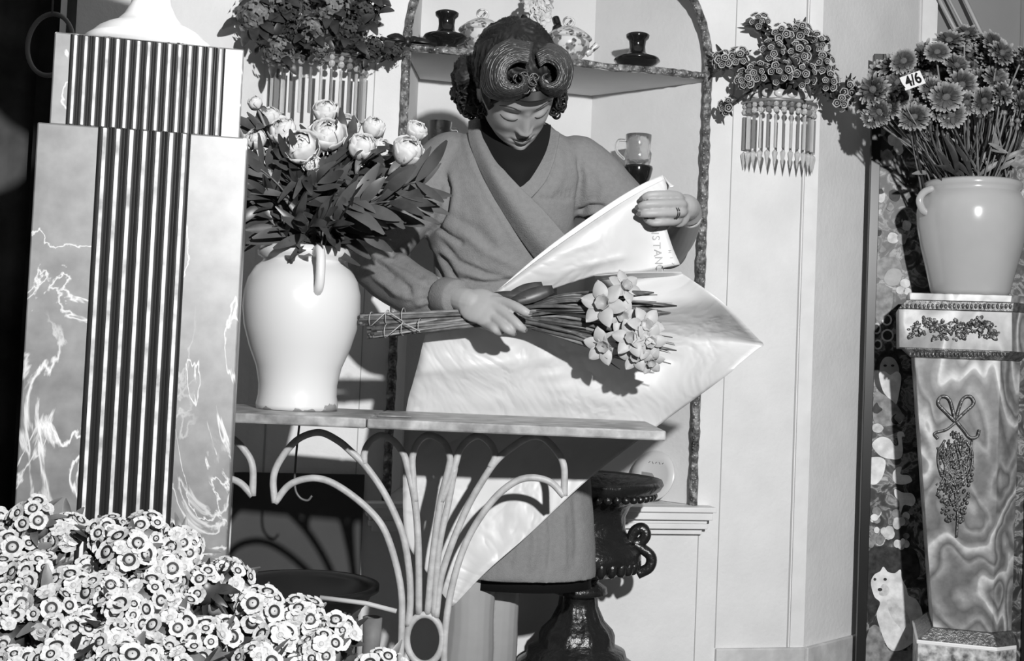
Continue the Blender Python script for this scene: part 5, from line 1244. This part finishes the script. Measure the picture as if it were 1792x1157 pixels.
def flower_head(c, up, R_, nfl, proto, fs, label, cat, group, name='sweet_william', stem_to=None, leaf_m=m_gl, cone=1.25, nleaf=7, face=None):
    """a rounded head of florets, each floret a part, on a stem with pointed leaves"""
    t = thing(name, c, label, cat, group); c = Vector(c); up = Vector(up).normalized(); u = up.orthogonal().normalized(); v = up.cross(u)
    for k in range(nfl):
        th = cone * math.sqrt((k + .5) / nfl); a = k * 2.399963 + rf.uniform(-.2, .2)
        d = (up * math.cos(th) + (u * math.cos(a) + v * math.sin(a)) * math.sin(th)).normalized()
        p = c + d * R_ * rf.uniform(.88, 1.06)
        dd = (d + (Vector(face) * .55 if face else Vector((0, 0, 0))) + Vector((rf.uniform(-.15, .15), rf.uniform(-.15, .15), rf.uniform(-.15, .15)))).normalized()
        o = (rf.choice(proto) if isinstance(proto, tuple) else proto).copy(); COL.objects.link(o); o.parent = t; o.matrix_local = aim(p - c, dd, rf.uniform(0, 6), fs * rf.uniform(.72, 1.12))
    b = MB()
    for k in range(nleaf):
        a = rf.uniform(0, 6.28); d = (u * math.cos(a) + v * math.sin(a)); b.leaf(c - up * R_ * .3 + d * R_ * .3, c + d * R_ * rf.uniform(1.1, 1.9) - up * R_ * rf.uniform(-.7, .8), R_ * rf.uniform(.3, .5), up, rf.uniform(-.1, .2), 5, .3)
    b.ball(c - up * R_ * .15, R_ * .78, 10, 7)
    b.build('leaves', leaf_m, t)
    if stem_to is not None:
        e = Vector(stem_to); b = MB(); b.tube(bez(c - up * R_ * .4, c - up * R_ * 2, e + Vector((0, 0, .08)), e, 8), .0026, 6)
        for k in range(3):
            q = c.lerp(e, .2 + .2 * k); d = Vector((rf.uniform(-1, 1), rf.uniform(-1, 1), .6)).normalized(); b.leaf(q, q + d * .045, .012, (0, 0, 1), .15, 5, .3)
        b.build('stem', leaf_m, t)
    return t
# --- foreground: white sweet williams in two tin buckets below the frame
m_tin = mat('galvanised_tin', .22, .4, .6, metal=.6)
for k, (bx, by) in enumerate(((-.43, 1.22), (-.19, 1.30))):
    b = MB(); b.lathe([(.085, .002), (.12, .42), (.124, .42), (.118, .41), (.08, .02)], (bx, by, 0), 32, caps=False); b.build('tin_bucket', m_tin, label='galvanised tin bucket holding the white sweet williams, %s of the two' % ('left', 'right')[k], cat='bucket')
top = [(-10, 905), (60, 890), (110, 905), (160, 935), (215, 905), (260, 935), (320, 950), (375, 955), (390, 1040), (450, 1040), (520, 1060), (575, 1090), (620, 1130), (680, 1165), (760, 1200)]
def topy(x):
    for (a, ya), (b_, yb) in zip(top, top[1:]):
        if x <= b_: return ya + (yb - ya) * (x - a) / (b_ - a)
    return 1200
spots = []
for row in range(6):
    x = -5 + (row % 2) * 30
    while x < 690:
        y = topy(x) + 22 + row * 50 + rf.uniform(-10, 10)
        if y < 1190 and rf.random() > .05: spots.append((x + rf.uniform(-8, 8), y, 1.36 - .035 * row + rf.uniform(-.012, .012)))
        x += rf.uniform(60, 74)
place = lambda x, y: ('at the far left' if x < 110 else 'left of the pedestal foot' if x < 230 else 'in front of the pedestal' if x < 370 else 'right of the pedestal' if x < 520 else 'at the right end of the mass')
SWL = []
for i, (x, y, Y) in enumerate(spots):
    c = P(x, y, Y); base = Vector(((-.43, 1.22), (-.19, 1.30))[0 if x < 330 else 1] + (.36,)) + Vector((rf.uniform(-.07, .07), rf.uniform(-.06, .06), 0))
    hgt = 'top' if y < topy(x) + 45 else 'middle' if y < topy(x) + 130 else 'bottom'
    t = flower_head(c, (rf.uniform(-.55, .55), -.62, rf.uniform(.5, .95)), rf.uniform(.021, .029), rf.randint(10, 16), (fw, fw, fw2, fw3), 1.0, 'white sweet william head in the %s of the foreground mass, %s' % (hgt, place(x, y)), 'flower', 'white sweet williams in the foreground', stem_to=base, leaf_m=m_gl if i % 3 else m_gl2, face=(.1, -.6, .2), nleaf=13); SWL.append((t, x, y - topy(x)))
name_rows(SWL, 'white sweet william head in the foreground', ((46, 'in the top row'), (92, 'in the second row'), (140, 'in the third row'), (190, 'in the fourth row'), (999, 'in the bottom row')))
# --- wall brackets with crystal drops
def pw_(px, py, off): return PL(px, py, AL, wd_, off)
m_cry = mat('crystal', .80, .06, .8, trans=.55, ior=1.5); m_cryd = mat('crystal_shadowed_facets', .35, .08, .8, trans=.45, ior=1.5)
m_brk = mat('white_glass_bracket', .62, .25, .5)
def bracket(cx, ytop, ybot, rad, ndrop, y_end, label, side, tip=True):
    zt = pw_(cx, ytop, .05).z; zb = pw_(cx, ybot, .05).z
    c = pw_(cx, ytop, 0).xy; t = thing('crystal_bracket', (c.x, c.y, zb), label, 'bracket', 'crystal hung wall brackets')
    def half(r, n=20): return [tuple(c + wd_ * (-r * math.cos(PI * i / n)) + wn_ * (.002 + r * .85 * math.sin(PI * i / n))) for i in range(n + 1)]
    b = MB(); b.prism(half(rad * .93), zb + .006, zt, half(rad)); b.build('tray', m_brk, t, smooth=False)
    b = MB(); b.prism(half(rad * 1.03), zb, zb + .006); b.tube([Vector((*p, zb + .003)) for p in half(rad * 1.035)], .004, 8); b.build('rim', m_gilt if False else mat('silvered_rim', .30, .3, .7, metal=.5), t)
    b = MB(); n = 9
    for i in range(n):
        a = PI * (i + .5) / n; p = c + wd_ * (-rad * .97 * math.cos(a)) + wn_ * (.002 + rad * .84 * math.sin(a)); b.ball((p.x, p.y, (zt + zb) / 2 + .006), (.013, .006, .010), 10, 6)
    b.build('swag_moulding', m_brk, t)
    ze = pw_(cx, y_end, .05).z; span = zb - ze
    for i in range(ndrop):
        a = PI * (i + .35) / (ndrop - .3); p = c + wd_ * (-rad * .98 * math.cos(a)) + wn_ * (.002 + rad * .84 * math.sin(a)); x, y = p
        s_ = thing('x', (x, y, zb), None, None) if False else None
        b = MB(); k = 0
        M = Matrix.Rotation(a + rf.uniform(-.3, .3), 3, 'Z')
        z = zb - .006; b.ball((x, y, z), (.0062, .0062, .0066), 8, 4, M); b.ball((x, y, z - .0135), (.0075, .0075, .0078), 8, 4, M); b.tube([(x, y, zb), (x, y, ze + span * .9)], .0006, 4)
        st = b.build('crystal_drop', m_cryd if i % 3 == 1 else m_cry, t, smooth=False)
        b = MB(); z1 = z - .026; z2 = ze + span * .30 if tip else ze; w = .0052
        b.prism([tuple(Vector((x, y)) + (M @ Vector((w * math.cos(q), w * math.sin(q) * .6, 0))).xy) for q in [PI / 3 * j for j in range(6)]], z2, z1)
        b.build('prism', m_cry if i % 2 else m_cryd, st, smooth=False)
        if tip:
            b = MB(); zz1 = z2 - .004; b.lathe([(.0004, ze), (.0068, zz1 - .010), (.0066, zz1 - .006), (.001, zz1)], (x, y, 0), 6, M); b.build('pointed_drop', m_cry, st, smooth=False)
    return c, zt
c1, z1 = bracket(1362, 160, 180, .088, 15, 297, 'white wall bracket hung with pointed crystal drops, right of the arch', 'right')
c2, z2 = bracket(560, 78, 100, .104, 15, 205, 'white wall bracket hung with crystal drops, left of the arch above the peonies', 'left', tip=False)
# right bracket: dark sweet williams with pale edges
for i, (x, y, r, o) in enumerate(((1330, 42, .024, .05), (1368, 62, .027, .08), (1400, 58, .026, .07), (1430, 78, .026, .06), (1352, 92, .028, .10), (1395, 95, .030, .12), (1437, 112, .028, .09), (1325, 130, .026, .10), (1365, 128, .030, .13), (1405, 132, .030, .13), (1448, 142, .026, .09), (1292, 104, .026, .08), (1268, 108, .024, .07), (1305, 140, .022, .09), (1272, 186, .017, .07), (1478, 160, .028, .09), (1470, 178, .020, .10))):
    c = pw_(x, y, o); d = Vector(((x - 1372) / 160, -.9, (140 - y) / 130)); dn = i in (14, 16)
    flower_head(c, d, r, 10 if not dn else 6, fd, .92, 'dark sweet william on the right bracket, %s' % ('topmost sprig', 'upper left', 'upper middle', 'upper right', 'left of the middle', 'in the middle', 'right of the middle', 'lower left', 'lower middle, left of two', 'lower middle, right of two', 'lower right', 'left hand outer sprig', 'nearest the arch band', 'just over the tray on the left', 'drooping lowest on the left', 'sticking out to the right', 'drooping on the right')[i], 'flower', 'dark sweet williams on the right bracket', stem_to=Vector((c1.x, c1.y, z1)) + Vector((*(wn_ * .04), 0)) + Vector((rf.uniform(-.03, .03), 0, -.004)), leaf_m=m_gl2, face=(0, -.7, .1), nleaf=9)
# left bracket: frothy heads of tiny florets
m_fr = mat('frothy_grey_florets', .16, .7, .2, noise_amt=.6, noise_scale=60); m_fr2 = mat('frothy_dark_florets', .05, .7, .2, noise_amt=.6, noise_scale=60)
for i, (x, y, r, o, dk_) in enumerate(((448, 30, .046, .10, 0), (487, 90, .036, .12, 0), (500, 20, .040, .10, 1), (545, 55, .036, .13, 0), (580, 20, .044, .12, 0), (610, 60, .040, .12, 1), (635, 25, .040, .10, 1), (655, 85, .030, .11, 1), (560, 88, .022, .14, 0), (520, 60, .034, .11, 1), (470, 60, .030, .10, 1), (478, -10, .045, .10, 0), (560, -20, .05, .10, 0), (630, -20, .045, .10, 1), (690, 92, .022, .07, 1))):
    c = pw_(x, y, o); t = thing('hydrangea', c, 'frothy %s flower head on the left bracket, %s' % ('dark' if dk_ else 'grey', ('far left', 'lower left beside the tray', 'upper left of centre', 'in the middle', 'upper middle', 'right of the middle', 'upper right', 'lower right', 'small one just over the tray', 'between the left heads', 'low on the far left', 'topmost at the left', 'topmost in the middle', 'topmost at the right', 'trailing towards the arch')[i]), 'flower', 'flower heads on the left bracket')
    b = MB(); n = 90
    for k in range(n):
        ph = 1 - 2 * (k + .5) / n; a = k * 2.39996; q = math.sqrt(1 - ph * ph); d = Vector((q * math.cos(a), q * math.sin(a), ph)) 
        if d.y > .5: continue
        p = c + d * r * rf.uniform(.7, 1.05); u = d.orthogonal().normalized(); v_ = d.cross(u); a1_ = rf.uniform(0, 3)
        for j in range(4): e = u * math.cos(a1_ + PI / 2 * j) + v_ * math.sin(a1_ + PI / 2 * j); b.leaf(p, p + e * r * .17 + d * r * .05, r * .16, d, .1, 3, .2)
    b.ball(c, r * .72, 12, 8)
    b.build('florets', m_fr2 if dk_ else m_fr, t)
    b = MB(); e = Vector((c2.x, c2.y, z2)) + Vector((*(wn_ * .04), 0)); b.tube(bez(c, c + Vector((0, .01, -r * 1.2)), e + Vector((0, 0, .04)), e, 7), .003, 6)
    for k in range(6): d = Vector((rf.uniform(-1, 1), rf.uniform(-1, .1), rf.uniform(-1, .3))).normalized(); b.leaf(c + d * r * .6, c + d * r * 1.7, r * .5, (0, -1, .4), .15, 6, .3)
    b.build('leaves', m_gl2, t)
# --- peonies in the white jar
m_pp = mat('peony_petal', .60, .6, .2, noise_amt=.12, noise_scale=60); m_ps = mat('peony_sepal', .13, .5, .4, noise_amt=.2); m_pl = mat('peony_leaf', .050, .38, .6, noise_amt=.45, noise_scale=25); m_pl2 = mat('peony_leaf_light', .085, .4, .5, noise_amt=.3, noise_scale=20)
jc = Vector((jb.x, jb.y, P(519, 446, YJ).z))
rp = random.Random(9)
def peony(cx, cy, Y, r_px, d, openness, label, leaves=True):
    c = P(cx, cy, Y); d = Vector(d).normalized(); r = SZ(r_px, Y); u = d.orthogonal().normalized(); v = d.cross(u)
    t = thing('peony', c, label, 'flower', 'peonies in the white jar')
    b = MB(); b.ball(c, r * .62, 12, 8)
    for ring, (nn, rim, rr0) in enumerate(((4, .20, .74), (5, .42, .86), (5, .70, .98), (6, 1.05 + openness * .25, 1.08))):
        for k in range(nn):
            a = 2 * PI * (k + .5 * ring) / nn + rp.uniform(-.3, .3); e = u * math.cos(a) + v * math.sin(a); rr1 = r * rr0 * rp.uniform(.92, 1.08); rim1 = rim + rp.uniform(-.12, .18); wd1 = rp.uniform(.55, .8); sd = rp.uniform(0, 50)
            def pt(i, j):
                s_ = -1 + 2 * j; lat = rim1 + .22 * s_ * s_ * (1 - i) + (2.55 - rim1) * i + .10 * noise.noise(Vector((s_ * 2.2, sd, 0))) * (1 - i)
                aa = s_ * wd1 * (1.2 - .5 * i); ee = e * math.cos(aa) + d.cross(e) * math.sin(aa)
                w_ = rr1 * (1 + (1 - i) ** 2 * (.16 * noise.noise(Vector((s_ * 3.1, i * 2, sd))) + openness * .22 * (ring > 1)) + .03 * noise.noise(Vector((s_ * 5, i * 4, sd))))
                return c + (d * math.cos(lat) * 1.06 + ee * math.sin(lat)) * w_
            b.grid(pt, 6, 8)
    b.build('bloom', m_pp, t, solid=.0004)
    b = MB()
    for k in range(4):
        a = 2 * PI * k / 4 + .5; e = u * math.cos(a) + v * math.sin(a)
        b.grid(lambda i, j: c + (d * math.cos(PI - .1 - 1.15 * i) + (e * math.cos((-.5 + j) * 1.5 * math.sin(PI * min(1, .25 + i * .74))) + d.cross(e) * math.sin((-.5 + j) * 1.5 * math.sin(PI * min(1, .25 + i * .74)))) * math.sin(PI - .1 - 1.15 * i)) * r * 1.13, 5, 4)
    for k in range(3):
        a = rp.uniform(0, 6); e = (u * math.cos(a) + v * math.sin(a) - d * .5).normalized(); b.leaf(c - d * r, c - d * r * .9 + e * r * 1.8, r * .55, d, .2, 6, .3)
    b.build('sepals', m_ps, t, solid=.0005)
    b = MB(); e = jc + Vector((rp.uniform(-.045, .045), rp.uniform(-.045, .045), -.03)); q = bez(c - d * r * .8, c - d * r * 2.5, e + Vector((0, 0, .08)), e, 14); b.tube(q, .0026, 7); b.build('stem', m_stem2, t)
    if leaves:
        b = MB()
        for k in range(6):
            p = q[rp.randint(3, 12)]; dd = Vector((rp.uniform(-1, 1), rp.uniform(-1, .5), rp.uniform(-.35, .7))).normalized()
            for s_ in (-.5, 0, .5):
                e2 = (dd + Vector((s_ * .7, 0, s_ * .3))).normalized(); b.leaf(p, p + e2 * rp.uniform(.055, .095), rp.uniform(.013, .022), (rp.uniform(-.4, .4), -1, .6), rp.uniform(-.05, .15), 7, .25)
        b.build('leaves', m_pl if rp.random() < .75 else m_pl2, t)
PE = [(446, 180, 2.15, 12, (-.4, -.4, .8), .1, 'green tipped peony bud at the top left of the bouquet, beside the pedestal'), (447, 243, 2.12, 17, (-.3, -.8, .6), .1, 'small tight peony bud at the left edge beside the pedestal'),
 (494, 228, 2.13, 22, (-.3, -.7, .7), .3, 'half open white peony left of the large open one'), (526, 258, 2.07, 26, (0, -1, .35), .9, 'large fully open white peony at the front of the bouquet'),
 (570, 194, 2.16, 20, (0, -.6, .9), .2, 'peony bud standing highest in the middle of the bouquet'), (572, 236, 2.11, 26, (.1, -.8, .7), .9, 'wide open white peony just behind the front one'),
 (608, 222, 2.16, 20, (.2, -.6, .8), .4, 'white peony right of centre, behind the round bud'), (655, 222, 2.14, 18, (.3, -.6, .8), .1, 'dark sepalled peony bud right of centre near the arch band'),
 (634, 256, 2.10, 22, (.2, -.5, .6), .3, 'peony seen from the side with dark sepals, right of centre'), (668, 262, 2.14, 18, (.5, -.5, .5), .4, 'loose peony turned away behind the side facing one'),
 (728, 228, 2.16, 16, (.5, -.6, .7), .5, 'upper of the two peonies leaning out in front of the right shoulder'), (714, 264, 2.10, 24, (.5, -.6, .8), .4, 'lower of the two peonies leaning out in front of the right shoulder'),
 (470, 205, 2.20, 18, (-.2, -.5, .9), .2, 'peony bud at the back left of the bouquet'), (545, 285, 2.08, 14, (0, -.9, -.3), .6, 'drooping petals of a small peony under the large open one')]
for a_ in PE: peony(*a_)
# leafy sprays filling the mouth of the jar
m_ls = [m_pl, m_pl, m_pl2]
SP = [(425, 310), (440, 350), (470, 300), (455, 380), (500, 330), (480, 400), (520, 290), (530, 350), (555, 320), (560, 390), (590, 300), (600, 350), (620, 400), (650, 330), (690, 320), (715, 338), (690, 352), (640, 290),  (610, 270), (728, 318), (430, 280), (540, 410), (470, 345), (630, 360), (520, 380), (590, 395)]
SPL = []
for i, (x, y) in enumerate(SP):
    Yk = rp.uniform(2.06, 2.17); tip = P(x, y, Yk); base = jc + Vector((rp.uniform(-.05, .05), rp.uniform(-.06, .0), -.02)); ax = tip - base
    big = x > 590 and y > 300
    t = thing('peony_leaf_spray', base, None, 'leaf spray', 'leaf sprays in the white jar')
    SPL.append((t, x, y))
    m_ = m_pl2 if big and i % 2 else m_ls[i % 3]
    q = bez(base, base + Vector((ax.x * .2, ax.y * .2, max(.05, ax.z * .6 + .03))), tip - ax * .15 + Vector((0, 0, .015)), tip, 10)
    b = MB(); b.tube(q, .0017, 6); b.build('stalk', m_stem, t)
    b = MB()
    for k in range(9 if not big else 8):
        p = q[min(10, 4 + k)] if k < 7 else tip; sgn = 1 if k % 2 else -1; f = (tip - q[5]).normalized() if (tip - q[5]).length > 1e-4 else Vector((0, 0, 1))
        s_ = f.cross(Vector((0, -1, .2))).normalized(); dd = (f * rp.uniform(.5, 1.2) + s_ * sgn * rp.uniform(.1, .9) + Vector((0, rp.uniform(-.4, .2), -.15 if big else 0))).normalized()
        b.leaf(p, p + dd * rp.uniform(.05, .085) * (1.25 if big else 1), rp.uniform(.011, .019) * (1.25 if big else 1), (rp.uniform(-.5, .5), -1, rp.uniform(0, .8)), rp.uniform(-.12, .15), 8, rp.uniform(.1, .3))
    b.build('leaves', m_, t)
name_rows(SPL, 'peony leaf spray in the white jar', ((311, 'among the high ones'), (365, 'among the middle ones'), (999, 'among those over the rim')))
# --- daisies in the cream jar
m_ray, nt, bs, N, L = nodes_of('pale_tipped_daisy_rays')
tc = N('TexCoord'); ln = N('VectorMath', operation='LENGTH'); sp = N('MapRange'); sp.inputs['From Min'].default_value = 0; sp.inputs['From Max'].default_value = .040; r1 = N('ValToRGB'); ramp(r1, [(.35, .025), (.62, .06), (.80, .26), (1, .42)])
L(tc.outputs['Object'], ln.inputs[0]); L(ln.outputs['Value'], sp.inputs['Value']); L(sp.outputs['Result'], r1.inputs['Fac']); L(r1.outputs['Color'], bs.inputs['Base Color']); bs.inputs['Roughness'].default_value = .6
rd = random.Random(31)
b = MB()
for ring, (n, R_, z) in enumerate(((24, .038, .0), (22, .033, .003), (16, .024, .005))):
    for k in range(n):
        a = 2 * PI * (k + .5 * ring) / n + rd.uniform(-.06, .06); e = Vector((math.cos(a), math.sin(a), 0)); b.leaf(e * .006 + Vector((0, 0, z)), e * R_ * rd.uniform(.9, 1.05) + Vector((0, 0, z + R_ * rd.uniform(.0, .28))), .0082, (0, 0, 1), rd.uniform(-.08, .08), 6, .25, prof=lambda q: .45 + .75 * math.sin(PI * q * .86) if q < .97 else .35)
ray = b.build('ray_petals', m_ray, origin=(0, 0, 0), recalc=False)
b = MB(); b.lathe([(.010, .003), (.0085, .007), (.005, .0095), (.0001, .0085)], (0, 0, 0), 18); disc = b.build('disc', mat('daisy_disc', .14, .8, .2, bump=.8, bump_scale=500), origin=(0, 0, 0))
mouth = Vector((pb.x, pb.y, P(1697, 318, YP2).z))
DA = [(1532, 160), (1545, 130), (1560, 185), (1572, 148), (1540, 195), (1582, 108), (1600, 165), (1578, 172), (1620, 185), (1645, 190), (1613, 118), (1655, 140), (1640, 92), (1680, 150), (1632, 158), (1672, 118), (1695, 100), (1706, 72), (1740, 78), (1735, 110), (1762, 110), (1770, 135), (1790, 105), (1715, 145), (1690, 180), (1795, 150), (1750, 165), (1600, 205), (1565, 120), (1660, 75), (1690, 62), (1785, 180), (1720, 175), (1808, 190), (1520, 178), (1640, 210), (1528, 205), (1590, 140), (1618, 100), (1655, 170), (1668, 85), (1722, 95), (1750, 95), (1700, 125), (1775, 155), (1740, 140), (1800, 125), (1560, 160), (1605, 190), (1665, 200)]
DAL = []
for i, (x, y) in enumerate(DA):
    Yk = YO + .10 + rd.uniform(-.07, .05) - (.05 if y > 150 else 0) + (.05 if y < 90 else 0); c = P(x, y, Yk)
    d = Vector(((x - 1690) / 190, -1.0 + rd.uniform(-.2, .3), (150 - y) / 120 + rd.uniform(-.2, .25))).normalized()
    zone = 'left edge' if x < 1550 else 'left' if x < 1610 else 'middle' if x < 1700 else 'right' if x < 1765 else 'far right'
    zone = zone; t = thing('daisy', c, 'large fringed daisy with pale petal tips at the %s of the cream jar bunch, %s' % (zone, 'on top' if y < 100 else 'upper row' if y < 140 else 'front row' if y < 175 else 'lowest'), 'flower', 'daisies in the cream jar')
    M = aim((0, 0, 0), d, rd.uniform(0, 6), rd.uniform(.72, 1.05)) @ Matrix.Diagonal((1, rd.uniform(.8, 1), rd.uniform(.6, 2.6), 1))
    DAL.append((t, x, y))
    for pr in (ray, disc): o = pr.copy(); COL.objects.link(o); o.parent = t; o.matrix_local = M
    e = mouth + Vector((rd.uniform(-.065, .065) + (c.x - mouth.x) * .12, rd.uniform(-.05, .05), -.03)); b = MB(); q = bez(c - d * .004, c - d * .03 - Vector((0, 0, .03)), e + (c - e) * .35, e, 12); b.tube(q, .0021, 6); b.build('stem', (m_stem2, m_stem)[i % 2], t)
name_rows(DAL, 'pale tipped daisy in the cream jar', ((105, 'in the top row'), (140, 'in the second row'), (170, 'in the third row'), (999, 'in the lowest row')))
# plain stems and buds between them
for i in range(90):
    a = rd.uniform(1590, 1800); c = P(a, rd.uniform(170, 215) + abs(a - 1690) * .12, rd.uniform(YO, YO + .16)); e = mouth + Vector(((c.x - mouth.x) * .5 + rd.uniform(-.02, .02), rd.uniform(-.06, .03), -.03)); b = MB()
    b.tube(bez(c, c - Vector((0, 0, .04)), e + (c - e) * .35, e, 8), rd.uniform(.0015, .0024), 6)
    b.ball(c, .006, 8, 6); 
    if i % 3 == 0: q = c.lerp(e, rd.uniform(.4, .8)); b.leaf(q, q + Vector((rd.uniform(-.06, .06), -.02, rd.uniform(-.02, .05))), .012, (0, -1, .2), .1, 6, .3)
    b.build('side_shoot', (m_stem2, m_stem, m_gl2)[i % 3], DAL[i % len(DAL)][0])
DLF = []
for i in range(12):
    e = mouth + Vector((rd.uniform(-.07, -.02), rd.uniform(-.07, 0), .0)); tip = e + Vector((rd.uniform(-.10, -.03), rd.uniform(-.03, .02), rd.uniform(.02, .10))); b = MB(); b.leaf(e, tip, .016, (0, -1, .4), .15, 7, .3); DLF.append((b.build('daisy_leaf', m_gl2, cat='leaf', group='daisy leaves over the cream jar rim'), *PX(tip)))
name_rows(DLF, 'dark drooping daisy leaf over the cream jar rim', ((9999, 'by its tip'),))
# price ticket
pt = P(1597, 141, (YO - .10)); tk = thing('price_ticket', pt, 'small white price ticket reading 4/6 stuck among the daisies', 'price ticket')
R3 = MROT @ Matrix.Rotation(math.radians(20), 3, 'Z') @ Matrix.Rotation(-.25, 3, 'X'); hx_, hy_ = SZ(19, (YO - .10)), SZ(13, (YO - .10))
b = MB(); b.box(pt, (hx_, hy_, .0006), R3); b.build('card', mat('ticket_card', .68, .5, .3), tk, smooth=False)
b = MB(); b.tube([pt - R3 @ Vector((0, 0, .002)), pt + Vector((.01, .06, -.05)), mouth + Vector((-.05, -.02, -.02))], .001, 5); b.build('wire_pick', m_rod, tk)
c_ = bpy.data.curves.new('t', 'FONT'); c_.body = '4/6'; c_.align_x = 'CENTER'; c_.align_y = 'CENTER'; c_.size = .0335; c_.extrude = .0003; c_.offset = .0009
o_ = bpy.data.objects.new('t', c_); COL.objects.link(o_); dg = bpy.context.evaluated_depsgraph_get(); dg.update(); me = bpy.data.meshes.new_from_object(o_.evaluated_get(dg)); bpy.data.objects.remove(o_)
b = MB(); b.add([pt + R3 @ (Vector((v.co.x * .80 + .001, v.co.y, .0012)) + Vector((0, 0, v.co.z))) for v in me.vertices], [tuple(p.vertices) for p in me.polygons]); b.box(pt + R3 @ Vector((-hx_ * 1.02, -hy_ * .25, .0010)), (.0012, .0070, .0004), R3 @ Matrix.Rotation(.25, 3, 'Z')); b.build('figures', mat('ticket_ink', .004, .6, .2), tk, smooth=False)
for o in (fw, fw2, fw3, fd, ray, disc): bpy.data.objects.remove(o)
